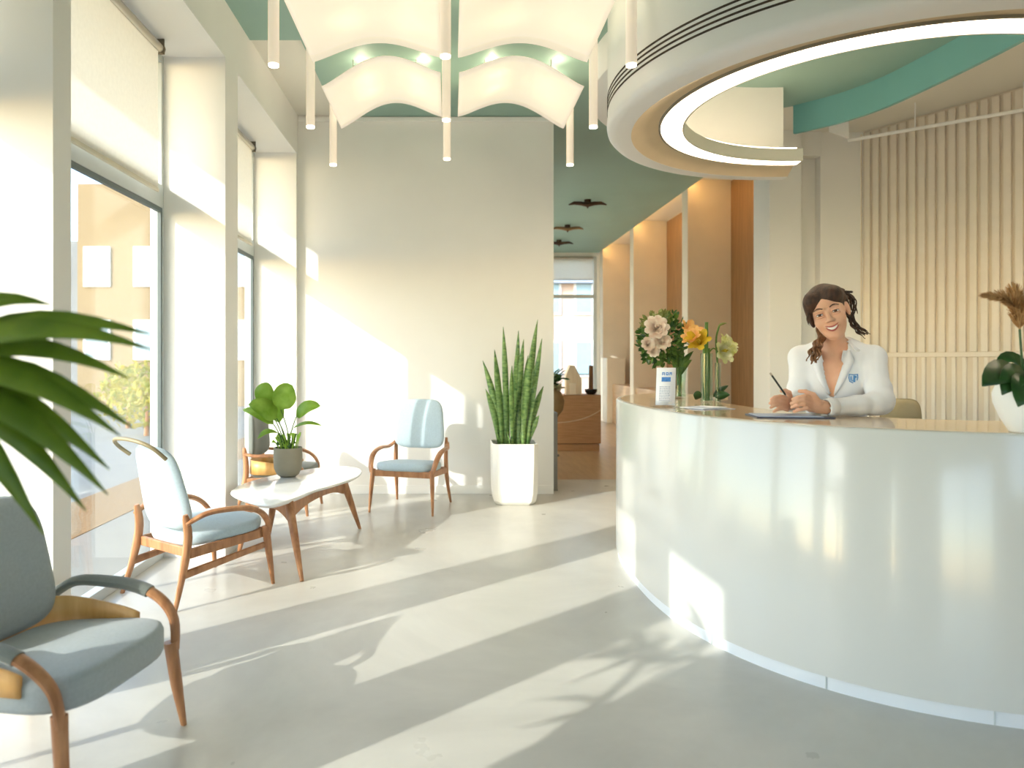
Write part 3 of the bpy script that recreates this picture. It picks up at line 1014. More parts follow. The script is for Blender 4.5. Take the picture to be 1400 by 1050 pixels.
rings = [[(x, y, z) for (x, y) in inset(olc, d)] for (d, z) in ((0.03, 0.413), (0.006, 0.424), (0.0, 0.432), (0.004, 0.438), (0.012, 0.44))]
obj('table_top', MB().loops(rings), M_marble, tab, smooth='auto')
legs = [((-0.867, 4.29), (-1.00, 4.55)), ((-0.692, 5.63), (-0.80, 5.46)), ((-1.316, 5.30), (-1.24, 5.22)), ((-1.41, 4.88), (-1.30, 4.80))]
for (b, t) in legs:
    p0, p1 = V(t[0], t[1], 0.412) - tc_, V(b[0], b[1], 0.0) - tc_
    obj('leg', MB().tube([p0, p0.lerp(p1, 0.5), p1], [0.030, 0.024, 0.012], 12), M_walnut, tab, smooth='auto')
for (i, j) in ((3, 2), (0, 1), (3, 0)):
    a, b = V(*legs[i][1], 0.385) - tc_, V(*legs[j][1], 0.385) - tc_
    m = a.lerp(b, 0.5)
    d = (b - a)
    vs, fs = [], []
    s = V(-d.y, d.x, 0).normalized() * 0.011
    for k in range(13):
        t = k / 12
        p = a.lerp(b, t)
        drop = 0.025 + 0.06 * abs(2 * t - 1) ** 2.5
        for sgn in (1, -1):
            vs += [p + s * sgn + V(0, 0, 0.027), p + s * sgn + V(0, 0, -drop)]
    for k in range(12):
        o = 4 * k
        fs += [(o, o + 4, o + 5, o + 1), (o + 2, o + 3, o + 7, o + 6), (o, o + 2, o + 6, o + 4), (o + 1, o + 5, o + 7, o + 3)]
    fs += [(0, 1, 3, 2), (48, 50, 51, 49)]
    obj('apron', MB().add(vs, fs), M_walnut, tab)

# ------------------------------------------------------------------ plants
def pot_lathe(name, prof, m, parent, n=36):
    return obj(name, MB().lathe(prof, n=n), m, parent, smooth='auto')


# snake plant
rnd = random.Random(4)
sp = thing('snake_plant', 'tall snake plant in a white textured square planter', 'plant', (0.585, 6.70, 0), R(0))


def planter_material():
    m = mat('white_woven_pot', (238, 236, 228), 0.6, var=0.01)
    nt = m.node_tree
    b = nt.nodes['Principled BSDF']
    tc = nt.nodes.new('ShaderNodeTexCoord')
    br = nt.nodes.new('ShaderNodeTexBrick')
    br.offset = 0.0
    br.inputs['Scale'].default_value = 1.0
    br.inputs['Brick Width'].default_value = 0.014
    br.inputs['Row Height'].default_value = 0.014
    br.inputs['Mortar Size'].default_value = 0.002
    mp = nt.nodes.new('ShaderNodeMapping')
    mp.inputs['Rotation'].default_value = (R(90), 0, 0)
    nt.links.new(tc.outputs['Object'], mp.inputs['Vector'])
    nt.links.new(mp.outputs[0], br.inputs['Vector'])
    bp = nt.nodes.new('ShaderNodeBump')
    bp.inputs['Strength'].default_value = 0.4
    bp.inputs['Distance'].default_value = 0.004
    bp.invert = True
    nt.links.new(br.outputs['Fac'], bp.inputs['Height'])
    nt.links.new(bp.outputs[0], b.inputs['Normal'])
    return m


def chamf(h, c):
    return [(h, -h + c), (h, h - c), (h - c, h), (-h + c, h), (-h, h - c), (-h, -h + c), (-h + c, -h), (h - c, -h)]


pp = [(0.165, 0.0, 0.05), (0.190, 0.03, 0.05), (0.200, 0.10, 0.045), (0.203, 0.35, 0.04), (0.205, 0.55, 0.04), (0.193, 0.55, 0.04), (0.19, 0.48, 0.04)]
obj('planter', MB().loops([[(x, y, z) for (x, y) in chamf(h, c)] for (h, z, c) in pp]), planter_material(), sp, bevel=0.012, seg=3)
obj('soil', MB().loops([[(x, y, z) for (x, y) in chamf(0.189, 0.04)] for z in (0.49, 0.515)]), M_soil, sp)


def blade(base, tip, bend, wmax, tw, n=9, prof='snake'):
    base, tip, bend = Vector(base), Vector(tip), Vector(bend)
    pts, ws = [], []
    for k in range(n + 1):
        t = k / n
        p = base * (1 - t) ** 2 + bend * 2 * t * (1 - t) + tip * t * t
        pts.append(p)
        if prof == 'snake':
            w = wmax * (0.55 + 0.45 * math.sin(min(1, t * 1.7) * math.pi / 2)) * (1 if t < 0.6 else max(0.03, 1 - ((t - 0.6) / 0.4) ** 1.8))
        else:
            w = wmax * max(0.02, math.sin(math.pi * min(1, max(0, t)) ** 0.8) ** 0.8)
        ws.append(w)
    up = V(math.cos(tw), math.sin(tw), 0.05)
    return MB().leaf(pts, ws, up, fold=0.35)


# (pixel tip x, y) of the leaves, base spread inside the planter
tips = [(688, 447), (660, 493), (676, 478), (690, 484), (709, 452), (716, 464), (735, 437), (741, 463), (728, 470), (743, 528), (737, 568), (664, 532),
        (700, 500), (722, 486), (731, 500), (681, 520), (706, 475), (713, 515)]
for k, (tx, ty) in enumerate(tips):
    dd = 6.60 + rnd.uniform(-0.10, 0.22)
    tp = at(tx, ty, dd) - V(0.585, 6.70, 0)
    bx = max(-0.13, min(0.13, tp.x * 0.42 + rnd.uniform(-0.03, 0.03)))
    bs = V(bx, rnd.uniform(-0.11, 0.11), 0.505)
    md_ = bs.lerp(tp, 0.5) + V(-tp.x * 0.10, rnd.uniform(-0.02, 0.02), 0.04)
    obj('leaf', blade(bs, tp, md_, rnd.uniform(0.026, 0.036), R(90) + rnd.uniform(-0.9, 0.9)), M_snake, sp, smooth=True, solid=0.004)
for k in range(6):
    a = rnd.uniform(0, 6.28)
    bs = V(0.1 * math.cos(a), 0.1 * math.sin(a), 0.505)
    tp = bs + V(0.05 * math.cos(a), 0.05 * math.sin(a), rnd.uniform(0.12, 0.22))
    obj('leaf', blade(bs, tp, bs.lerp(tp, 0.5), 0.022, rnd.uniform(0, 3)), M_snake, sp, smooth=True, solid=0.004)

# round leaved plant on the coffee table
pl = V(-1.195, 5.40, 0.44)
gp = thing('potted_plant', 'bright green broad leaved plant in a taupe pot on the coffee table', 'plant', tuple(pl))
M_taupe = mat('taupe_ceramic', (146, 138, 118), 0.6, var=0.04, scale=10)
pot_lathe('pot', [(0.0, 0.0), (0.055, 0.0), (0.082, 0.02), (0.10, 0.06), (0.105, 0.12), (0.104, 0.215), (0.098, 0.215), (0.097, 0.17), (0.0, 0.17)], M_taupe, gp)
obj('soil', MB().lathe([(0.0, 0.195), (0.05, 0.192), (0.096, 0.185)], n=24), M_soil, gp)


def broad_leaf(tip_px, base_px, d0, d1, w, parent, origin, tilt=(0, -1, 0.3), m=M_lime, stem_from=None):
    a = at(*base_px, d0) - origin
    b = at(*tip_px, d1) - origin
    pts, ws = [], []
    n = 9
    for k in range(n + 1):
        t = k / n
        p = a.lerp(b, t) + V(0, -0.02, 0.03) * math.sin(math.pi * t)
        pts.append(p)
        ws.append(w * max(0.03, (math.sin(math.pi * (t ** 0.75))) ** 0.62))
    obj('leaf', MB().leaf(pts, ws, tilt, fold=0.22), m, parent, smooth=True, solid=0.002)
    s = stem_from if stem_from else V(random.Random(int(a.x * 1e4)).uniform(-0.03, 0.03), 0, 0.19)
    obj('stem', MB().tube(catmull([s, s.lerp(a, 0.5) + V(0, 0, 0.03), a], 4), 0.004, 6), M_stem, parent, smooth='auto')


O = pl
broad_leaf((358, 524), (366, 556), 5.40, 5.42, 0.070, gp, O)
broad_leaf((400, 527), (384, 560), 5.36, 5.34, 0.086, gp, O, tilt=(0.2, -1, 0.2))
broad_leaf((340, 553), (378, 572), 5.38, 5.30, 0.082, gp, O, tilt=(-0.2, -0.7, 0.7))
broad_leaf((332, 560), (374, 580), 5.46, 5.48, 0.055, gp, O, tilt=(-0.1, -0.6, 0.9))
broad_leaf((438, 555), (405, 570), 5.40, 5.36, 0.058, gp, O, tilt=(0.1, -0.8, 0.7))
broad_leaf((440, 582), (400, 586), 5.40, 5.36, 0.024, gp, O, tilt=(0.1, -0.5, 0.9))
broad_leaf((352, 600), (380, 592), 5.35, 5.25, 0.030, gp, O, tilt=(0, -0.6, 0.9))
broad_leaf((372, 540), (382, 578), 5.50, 5.58, 0.060, gp, O, tilt=(0, -1, 0.4))
for k in range(46):
    a = rnd.uniform(0, 6.28)
    r0 = rnd.uniform(0.0, 0.07)
    bs = V(r0 * math.cos(a), r0 * math.sin(a), 0.19)
    h = rnd.uniform(0.04, 0.13)
    tp = bs + V(math.cos(a) * rnd.uniform(0.01, 0.05) - 0.01, math.sin(a) * 0.03, h)
    mid = bs.lerp(tp, 0.6) + V(0, 0, 0.015)
    obj('small_leaf', MB().leaf([bs, mid, tp, tp + (tp - mid) * 0.5 - V(0, 0, 0.015)], [0.003, 0.005, 0.013, 0.002], (rnd.uniform(-1, 1), -1, 0.5)), M_lime if k % 3 else M_stem, gp)

# palm at the near left
pb_ = V(-1.22, 1.12, 0)
pm = thing('fan_palm', 'fan palm with long blurred green fronds beside the grey armchair', 'plant', tuple(pb_))
pot_lathe('pot', [(0.0, 0.0), (0.13, 0.0), (0.17, 0.03), (0.18, 0.34), (0.165, 0.34), (0.16, 0.30), (0.0, 0.30)], M_taupe, pm)
obj('soil', MB().lathe([(0, 0.31), (0.158, 0.305)], n=24), M_soil, pm)
obj('trunk', MB().tube([(0, 0, 0.28), (0.02, 0.02, 0.6), (0.0, 0.0, 0.95)], [0.035, 0.03, 0.028], 12), mat('palm_trunk', (92, 70, 46), 0.9, bump=0.6, bscale=40), pm, smooth='auto')


def frond(hub, tips_, parent, w=0.022, droop=0.06):
    obj('petiole', MB().tube(catmull([(0, 0, 0.93), V(0, 0, 0.93).lerp(hub, 0.5) + V(0, 0, 0.08), hub], 5), 0.009, 8), M_stem, parent, smooth='auto')
    for tp in tips_:
        L = (tp - hub).length
        pts, ws = [], []
        n = 9
        for k in range(n + 1):
            t = k / n
            p = hub.lerp(tp, t) + V(0, 0, droop * math.sin(math.pi * t * 0.9))
            pts.append(p)
            ws.append(w * (0.25 + 1.1 * t) if t < 0.45 else max(0.001, w * 0.78 * (1 - ((t - 0.45) / 0.55) ** 1.4)))
        obj('leaf', MB().leaf(pts, ws, (0.1, -0.75, 0.65), fold=0.3), M_palm, parent, smooth=True, solid=0.0015)


hub = at(-150, 505, 1.33) - pb_
tp_px = [(70, 430, 1.40), (205, 470, 1.42), (208, 492, 1.36), (176, 530, 1.45), (182, 598, 1.40), (165, 610, 1.34), (150, 655, 1.42), (148, 690, 1.36), (118, 712, 1.40), (60, 745, 1.38), (-20, 760, 1.40)]
frond(hub, [at(x, y, d) - pb_ for (x, y, d) in tp_px], pm, w=0.038)
for (hx, hy, hz, ax, seed) in [(0.05, 0.25, 1.28, 60, 1), (-0.16, -0.25, 1.30, 200, 2), (0.22, -0.20, 1.22, 330, 3), (-0.05, 0.05, 1.50, 20, 5), (-0.15, 0.15, 1.42, 120, 8)]:
    rr = random.Random(seed)
    hb = V(hx, hy, hz)
    out_ = V(hx, hy, 0.1).normalized()
    side = V(-out_.y, out_.x, 0)
    ts = []
    for k in range(11):
        a = R(-80 + 16 * k)
        ts.append(hb + (out_ * math.cos(a) + side * math.sin(a)) * rr.uniform(0.30, 0.40) + V(0, 0, rr.uniform(-0.16, -0.04)))
    frond(hb, [t for t in ts if not (t.x + pb_.x > -0.78 and t.y + pb_.y > 0.75)], pm, w=0.024)

# ------------------------------------------------------------------ things on the desk
ZT = ZD + 0.001
# brochure holder
bx, by = floor_at(912, 557, ZD)
bh = thing('brochure_holder', 'clear acrylic stand holding a white and blue brochure on the desk', 'brochure holder', (bx, by + 0.02, ZT), R(-14))
obj('acrylic_base', MB().box(-0.066, 0.064, -0.035, 0.045, 0, 0.006).box(-0.066, 0.064, -0.037, -0.032, 0.006, 0.035), M_acryl, bh, bevel=0.001)
obj('acrylic_back', MB().add([(-0.058, 0.006, 0.006), (0.052, 0.006, 0.006), (0.056, 0.052, 0.215), (-0.050, 0.052, 0.215),
                              (-0.058, 0.010, 0.006), (0.052, 0.010, 0.006), (0.056, 0.056, 0.215), (-0.050, 0.056, 0.215)],
    [(0, 1, 2, 3), (4, 7, 6, 5), (0, 4, 5, 1), (1, 5, 6, 2), (2, 6, 7, 3), (3, 7, 4, 0)]), M_acryl, bh)
obj('side_pocket', MB().box(-0.085, -0.052, -0.03, 0.01, 0, 0.05), M_acryl, bh, bevel=0.001)
M_paper = mat('white_paper', (240, 243, 248), 0.5, var=0.01)
M_ink = mat('blue_ink', (58, 118, 196), 0.5, rgb2=(92, 150, 214), scale=120)
M_ink2 = mat('pale_ink', (176, 186, 206), 0.5, var=0.1, scale=100)


def on_sheet(u, v, off=0.0):
    """point on the leaning brochure: u across, v up the sheet"""
    return V(u + 0.02 * (v - 0.5) * 0.4, -0.004 - off + 0.22 * v * 0.215 - 0.012 * math.sin(math.pi * v), 0.01 + v * 0.205)


def sheet_quad(mb, u0, u1, v0, v1, off):
    n = 6
    vs, fs = [], []
    for k in range(n + 1):
        v = v0 + (v1 - v0) * k / n
        vs += [on_sheet(u0, v, off), on_sheet(u1, v, off)]
    for k in range(n):
        fs.append((2 * k, 2 * k + 1, 2 * k + 3, 2 * k + 2))
    return mb.add(vs, fs)


br = obj('brochure', sheet_quad(MB(), -0.052, 0.050, 0.0, 1.0, 0.0), M_paper, bh, smooth=True, solid=0.003)
mb = MB()
for (a, b, x0, x1) in [(0.80, 0.88, -0.022, -0.018), (0.80, 0.88, -0.012, -0.008), (0.86, 0.88, -0.018, -0.010), (0.83, 0.845, -0.018, -0.010), (0.80, 0.88, -0.002, 0.002),
                       (0.80, 0.88, 0.008, 0.012), (0.86, 0.88, 0.002, 0.008), (0.80, 0.82, 0.002, 0.008), (0.80, 0.88, 0.017, 0.021), (0.80, 0.88, 0.026, 0.030), (0.86, 0.88, 0.021, 0.026), (0.835, 0.85, 0.021, 0.026)]:
    sheet_quad(mb, x0, x1, a, b, 0.003)
obj('printed_heading', mb, M_ink, br)
obj('printed_picture', sheet_quad(MB(), -0.024, 0.024, 0.63, 0.75, 0.003), M_ink, br)
mb = MB()
rr = random.Random(9)
for k in range(9):
    v = 0.48 - 0.045 * k
    x = -0.034
    while x < 0.020:
        wd = rr.uniform(0.004, 0.012)
        sheet_quad(mb, x, min(0.022, x + wd), v, v + 0.022, 0.003)
        x += wd + 0.003
obj('printed_text', mb, M_ink2, br)



# flat brochures and clipboard
lx, ly = floor_at(970, 559, ZD)
M_print = mat('slate_blue_print', (86, 110, 150), 0.35, rgb2=(200, 208, 220), scale=16)
for (nm, lab, dx, dy, dz, rz, m0, m1) in [('brochure', 'flat slate blue brochure lying on the desk before the lily vase', 0.0, 0.0, 0.0, R(20), M_print, M_paper),
                                          ('brochure', 'white brochure resting on the slate blue one on the desk', -0.02, 0.035, 0.0042, R(38), M_paper, M_ink2)]:
    mg = thing(nm, lab, 'brochure', (lx + dx, ly + dy, ZT + dz), rz)
    obj('sheet', MB().box(-0.105, 0.105, -0.075, 0.075, 0, 0.003), m0, mg)
    obj('printed_panel', MB().box(-0.085, -0.01, -0.055, 0.055, 0.003, 0.0036), m1, mg)
cx_, cy_ = 1.545, 3.335
cb = thing('clipboard', 'dark blue clipboard with papers under the hands of the woman', 'clipboard', (cx_, cy_, ZT), R(-8))
obj('board', MB().box(-0.165, 0.165, -0.105, 0.105, 0, 0.005), mat('navy_board', (44, 58, 88), 0.35), cb, bevel=0.002)
obj('paper', MB().box(-0.15, 0.12, -0.095, 0.095, 0.005, 0.008), mat('bluish_paper', (176, 190, 212), 0.5, var=0.08, scale=20), cb)
obj('clip', MB().box(0.125, 0.155, -0.04, 0.04, 0.005, 0.016), M_metal, cb, bevel=0.003)


# bouquet in vase
def petal_flower(parent, c, r, n, m, mc, face, seed, cup=0.5, name='flower', layers=2, wide=1.0):
    rr = random.Random(seed)
    face = Vector(face).normalized()
    q = face.to_track_quat('Z', 'Y').to_matrix().to_4x4()
    mb = MB()
    for l in range(layers):
        for k in range(n):
            a = 2 * math.pi * (k + 0.5 * l) / n + rr.uniform(-0.1, 0.1)
            rad = r * max(0.12, 1 - (0.22 if layers < 5 else 0.17) * l)
            tip = V(math.cos(a) * rad, math.sin(a) * rad, rad * cup * (1 + 0.6 * l) * rr.uniform(0.7, 1.2))
            mid = V(math.cos(a) * rad * 0.55, math.sin(a) * rad * 0.55, rad * cup * 0.75)
            mb.leaf([V(0, 0, 0), mid, tip * 0.9, tip], [r * 0.06, r * 0.26 * wide, r * 0.20 * wide, r * 0.02 * wide ** 4], (0, 0, 1), fold=0.3)
    mb.xf(Matrix.Translation(c) @ q)
    f = obj(name, mb, m, parent, smooth=True)
    cm = MB()
    for k in range(7):
        a = rr.uniform(0, 6.28)
        cm.tube([V(0, 0, 0), V(math.cos(a) * r * 0.12, math.sin(a) * r * 0.12, r * 0.55)], [r * 0.03, r * 0.045], 5)
    cm.xf(Matrix.Translation(c) @ q)
    obj('stamens', cm, mc, f)
    return f


M_petw = mat('cream_petal', (248, 240, 226), 0.6, rgb2=(232, 208, 190), scale=30, transl=0.3)
M_peto = mat('orange_petal', (236, 170, 96), 0.55, rgb2=(244, 200, 120), scale=20, transl=0.3)
M_pety = mat('yellow_petal', (226, 196, 60), 0.55, rgb2=(206, 176, 40), scale=20, transl=0.3)
M_petg = mat('white_lily_petal', (236, 236, 212), 0.55, rgb2=(206, 208, 110), scale=14, transl=0.3)
M_stam = mat('stamen_yellow', (196, 178, 50), 0.6)
M_leafm = mat('mid_leaf', (62, 104, 44), 0.45, rgb2=(104, 136, 60), scale=25, transl=0.2)
M_leafo = mat('olive_leaf', (112, 124, 62), 0.5, rgb2=(150, 156, 90), scale=25, transl=0.2)

fx, fy = floor_at(929, 545, ZD)
bo = V(fx, fy, ZT)
bq = thing('bouquet', 'mixed bouquet with blush blooms and dense greenery in a glass vase on the desk', 'flowers', tuple(bo))
pot_lathe('vase', [(0.0, 0.0), (0.04, 0.0), (0.043, 0.01), (0.036, 0.08), (0.045, 0.17), (0.05, 0.21), (0.047, 0.21), (0.042, 0.17), (0.033, 0.08), (0.038, 0.014), (0.0, 0.012)], M_vglass, bq)
rr = random.Random(21)
for k in range(9):
    t = V(rr.uniform(-0.14, 0.04), rr.uniform(-0.06, 0.08), rr.uniform(0.22, 0.34))
    obj('stem', MB().tube(catmull([V(rr.uniform(-0.015, 0.015), rr.uniform(-0.015, 0.015), 0.015), V(rr.uniform(-0.02, 0.01), 0, 0.19), t], 4), 0.0035, 6), M_stem, bq, smooth='auto')
cB = at(905, 462, fy) - bo
ml = {0: MB(), 1: MB(), 2: MB()}
for k in range(560):
    u = V(rr.gauss(0, 1), rr.gauss(0, 1), rr.gauss(0, 1)).normalized() * rr.uniform(0.45, 1.0) ** 0.6
    p = cB + V(u.x * 0.155, u.y * 0.12, u.z * 0.185)
    if p.z < 0.13:
        continue
    d = (u + V(rr.gauss(0, 0.5), rr.gauss(0, 0.5), rr.gauss(0, 0.5) + 0.2)).normalized() * rr.uniform(0.03, 0.055)
    which = 1 if (u.z > 0.35 and u.x < 0.2) else (0 if rr.random() < 0.75 else 2)
    ml[which].leaf([p, p + d * 0.35, p + d * 0.7, p + d], [0.003, 0.012, 0.011, 0.001], (rr.gauss(0, 1), -1, rr.gauss(0, 1)), fold=0.2)
for k, m_ in ((0, M_leafm), (1, M_leafo), (2, M_leafd)):
    o = obj('greenery', ml[k], m_, bq)
    o['kind'] = 'stuff'
for (x, y, r, sd) in [(897, 449, 0.085, 1), (905, 468, 0.062, 2), (886, 471, 0.05, 3), (893, 481, 0.045, 6)]:
    petal_flower(bq, at(x, y, fy - 0.12) - bo, r, 9, M_petw, M_petw, (-0.15, -1, 0.35), sd, cup=0.36, layers=6, wide=1.2)
petal_flower(bq, at(940, 462, fy - 0.05) - bo, 0.09, 6, M_peto, M_stam, (0.3, -0.6, 0.8), 5, cup=0.9, name='lily')
for (x, y, bx0) in [(948, 480, 0.0), (946, 492, 0.01), (921, 480, 0.0), (934, 470, 0.02)]:
    tp = at(x, y, fy - 0.02) - bo
    obj('long_leaf', blade((bx0, 0, 0.16), tp, V(bx0, 0, 0.16).lerp(tp, 0.5) + V(-0.02, 0, 0.02), 0.022, R(90), prof='x'), M_leafm, bq, smooth=True, solid=0.002)

# lily cylinder vase
vx, vy = floor_at(966, 550, ZD)
vo = V(vx, vy, ZT)
lv = thing('lily_vase', 'tall glass cylinder with yellow and white lilies on the desk', 'flowers', tuple(vo))
pot_lathe('cylinder_vase', [(0.0, 0.0), (0.036, 0.0), (0.036, 0.30), (0.033, 0.30), (0.033, 0.008), (0.0, 0.008)], M_vglass, lv)
pot_lathe('bud_tube', [(0.0, 0.0), (0.018, 0.0), (0.018, 0.24), (0.016, 0.24), (0.016, 0.006), (0.0, 0.006)], M_vglass, lv).location = (0.066, -0.01, 0)
for (dx, top, r) in [(-0.014, 0.35, 0.0085), (0.0, 0.49, 0.011), (0.012, 0.33, 0.008)]:
    obj('stem', MB().tube([(dx, 0, 0.01), (dx * 1.2, 0, top * 0.6), (dx * 1.1, 0, top)], r, 8), M_stem, lv, smooth='auto')
obj('stem', MB().tube(catmull([(0.066, -0.01, 0.008), (0.064, -0.01, 0.22), (0.055, -0.01, 0.38), (0.075, -0.01, 0.47)], 5), 0.006, 8), M_stem, lv, smooth='auto')
obj('bud', MB().tube(catmull([(0.06, -0.01, 0.42), (0.075, -0.01, 0.47), (0.12, -0.01, 0.485)], 5), [0.004] * 5 + [0.007, 0.008, 0.008, 0.006, 0.004, 0.002], 8), M_leafo, lv, smooth='auto')
petal_flower(lv, at(957, 472, vy - 0.03) - vo, 0.085, 6, M_pety, M_stam, (-0.4, -0.6, 0.5), 11, cup=0.8, name='lily')
petal_flower(lv, at(950, 466, vy - 0.02) - vo, 0.07, 6, M_peto, M_stam, (-0.6, -0.5, 0.6), 14, cup=0.8, name='lily')
petal_flower(lv, at(986, 480, vy - 0.03) - vo, 0.085, 7, M_petg, M_stam, (0.35, -0.9, 0.1), 12, cup=0.5, name='lily', layers=3)
petal_flower(lv, at(990, 474, vy + 0.0) - vo, 0.075, 7, M_petg, M_stam, (0.6, -0.5, 0.6), 13, cup=0.6, name='lily', layers=2)
obj('stem', MB().tube(catmull([(0.012, 0, 0.30), (0.04, -0.01, 0.33), at(984, 484, vy - 0.01) - vo], 5), 0.004, 6), M_stem, lv, smooth='auto')
for (x, y, w, dd) in [(998, 540, 0.026, -0.04), (996, 527, 0.018, 0.03), (948, 541, 0.028, -0.05), (955, 535, 0.022, 0.05)]:
    tp = at(x, y, vy + dd) - vo
    b0 = V(0.045 if tp.x > 0 else -0.04, dd * 0.5, 0.03)
    obj('leaf', blade(b0, tp, b0.lerp(tp, 0.5) + V(0, 0, 0.012), w, R(80), prof='x'), M_leafd, lv, smooth=True, solid=0.002)

# white vase with broad leaves and pampas
qx, qy = floor_at(1408, 592, ZD)
qo = V(qx, qy + 0.02, ZT)
wv = thing('pampas_vase', 'white rounded vase with broad dark leaves and dried pampas grass on the desk', 'plant', tuple(qo))
pot_lathe('vase', [(0.0, 0.0), (0.045, 0.0), (0.05, 0.004), (0.075, 0.05), (0.096, 0.105), (0.098, 0.14), (0.085, 0.175), (0.065, 0.19), (0.06, 0.19), (0.075, 0.165), (0.0, 0.15)], M_white, wv)
for (x0, y0, x1, y1, w, d0, d1) in [(1400, 520, 1343, 528, 0.055, 2.62, 2.50), (1405, 510, 1362, 496, 0.030, 2.70, 2.72), (1410, 530, 1392, 556, 0.050, 2.55, 2.45),
                                    (1420, 515, 1470, 520, 0.06, 2.64, 2.60), (1412, 512, 1440, 560, 0.05, 2.55, 2.46), (1405, 515, 1370, 540, 0.045, 2.58, 2.49)]:
    a = at(x0, y0, d0) - qo
    b = at(x1, y1, d1) - qo
    pts, ws = [], []
    for k in range(9):
        t = k / 8
        pts.append(a.lerp(b, t) + V(0, 0, 0.035 * math.sin(math.pi * t)))
        ws.append(w * max(0.03, math.sin(math.pi * t ** 0.8) ** 0.7))
    obj('leaf', MB().leaf(pts, ws, (0, -0.8, 0.7), fold=0.25), M_leafd, wv, smooth=True, solid=0.002)
    s0 = V(0, 0, 0.155)
    obj('stem', MB().tube(catmull([s0, s0.lerp(a, 0.6) + V(0, 0, 0.02), a], 4), 0.004, 6), M_stem, wv, smooth='auto')
obj('twig', MB().tube(catmull([(0, 0, 0.155), at(1397, 490, 2.62) - qo, at(1394, 450, 2.62) - qo], 4), 0.004, 6), M_leafd, wv, smooth='auto')
M_pamp = mat('dried_pampas', (176, 132, 84), 0.8, rgb2=(206, 166, 114), scale=60)


def plume(path, r, parent, seed, n=420):
    rr = random.Random(seed)
    path = catmull(path, 8)
    mb = MB()
    L = len(path) - 1
    for k in range(n):
        t = rr.random() ** 0.9
        i = min(L - 1, int(t * L))
        p = path[i].lerp(path[i + 1], t * L - i)
        d = (path[i + 1] - path[i]).normalized()
        o = V(rr.gauss(0, 1), rr.gauss(0, 1), rr.gauss(0, 1)).normalized()
        e = d * 0.045 + o * r * (0.4 + 0.9 * math.sin(math.pi * min(1, 0.15 + t * 0.85)))
        mb.leaf([p, p + e * 0.5, p + e], [0.0008, 0.0026, 0.0004], (rr.gauss(0, 1), -1, 0.3))
    mb.tube(path, 0.003, 6)
    o = obj('pampas_plume', mb, M_pamp, parent)


p0 = at(1394, 450, 2.62) - qo
plume([p0, at(1390, 425, 2.62) - qo, at(1377, 410, 2.60) - qo, at(1354, 405, 2.58) - qo], 0.022, wv, 3)
plume([p0, at(1392, 422, 2.64) - qo, at(1388, 404, 2.66) - qo], 0.03, wv, 4)
plume([p0, at(1402, 425, 2.60) - qo, at(1415, 405, 2.60) - qo], 0.028, wv, 5)

# ------------------------------------------------------------------ corridor things
wx0, wy0 = 1.82, 10.4
wd = thing('display_plinth', 'low oak display plinth in the corridor', 'plinth', (wx0, wy0 + 0.25, 0))
M_oakh = mat('grooved_oak', (168, 120, 74), 0.5, rgb2=(190, 142, 94), scale=4, stretch=(1, 1, 14), detail=4)
obj('base', MB().box(-0.33, 0.31, -0.235, 0.25, 0, 0.10), M_oakh, wd, bevel=0.004)
obj('body', MB().box(-0.34, 0.33, -0.25, 0.25, 0.11, 0.80), M_oakh, wd, bevel=0.006)
cv = [(-0.34 + 0.67 * t, -0.252, 0.40 + 0.05 * t + 0.14 * t ** 3) for t in [k / 12 for k in range(13)]]
obj('curved_inlay', MB().tube(cv, 0.006, 6), M_top, wd)
hs = thing('wooden_house', 'pale wooden house shaped block on the oak plinth', 'ornament', (1.79, 10.55, 0.80))
obj('body', MB().add([(-0.125, -0.07, 0), (0.10, -0.07, 0), (0.10, -0.07, 0.22), (0.0, -0.07, 0.42), (-0.07, -0.07, 0.42), (-0.125, -0.07, 0.28),
                      (-0.125, 0.07, 0), (0.10, 0.07, 0), (0.10, 0.07, 0.22), (0.0, 0.07, 0.42), (-0.07, 0.07, 0.42), (-0.125, 0.07, 0.28)],
    [(0, 1, 2, 3, 4, 5), (11, 10, 9, 8, 7, 6), (0, 6, 7, 1), (1, 7, 8, 2), (2, 8, 9, 3), (3, 9, 10, 4), (4, 10, 11, 5), (5, 11, 6, 0)]),
    mat('pale_maple', (222, 196, 158), 0.5, rgb2=(232, 210, 176), scale=5, stretch=(6, 6, 1)), hs, bevel=0.006)
obj('door_block', MB().box(-0.075, 0.02, -0.078, -0.068, 0, 0.17), mat('cream_block', (236, 220, 192), 0.5), hs, bevel=0.003)
bw = thing('black_bowl', 'small black bowl with a brown candle on the oak plinth', 'bowl', (2.03, 10.52, 0.80))
pot_lathe('bowl', [(0.0, 0.0), (0.05, 0.0), (0.085, 0.04), (0.09, 0.08), (0.083, 0.08), (0.075, 0.04), (0.0, 0.02)], mat('black_ceramic', (28, 30, 32), 0.25), bw)
obj('candle', MB().tube([(0, 0, 0.018), (0, 0, 0.42)], [0.034, 0.03], 14), mat('brown_bark', (122, 84, 52), 0.8, bump=0.5, bscale=50), bw, smooth='auto')
rv = thing('round_vase_plant', 'round brown vase with dark foliage beside the oak plinth', 'plant', (1.36, 9.9, 0))
pot_lathe('stand', [(0.0, 0.0), (0.12, 0.0), (0.12, 0.02), (0.03, 0.04), (0.03, 0.50), (0.10, 0.52), (0.0, 0.52)], M_fabd, rv)
pot_lathe('vase', [(0.0, 0.52), (0.09, 0.52), (0.17, 0.62), (0.19, 0.74), (0.15, 0.86), (0.08, 0.92), (0.07, 0.92), (0.12, 0.84), (0.0, 0.80)],
          mat('brown_stoneware', (146, 120, 82), 0.5, var=0.1, scale=12), rv)
rr = random.Random(77)
lf, lp = MB(), MB()
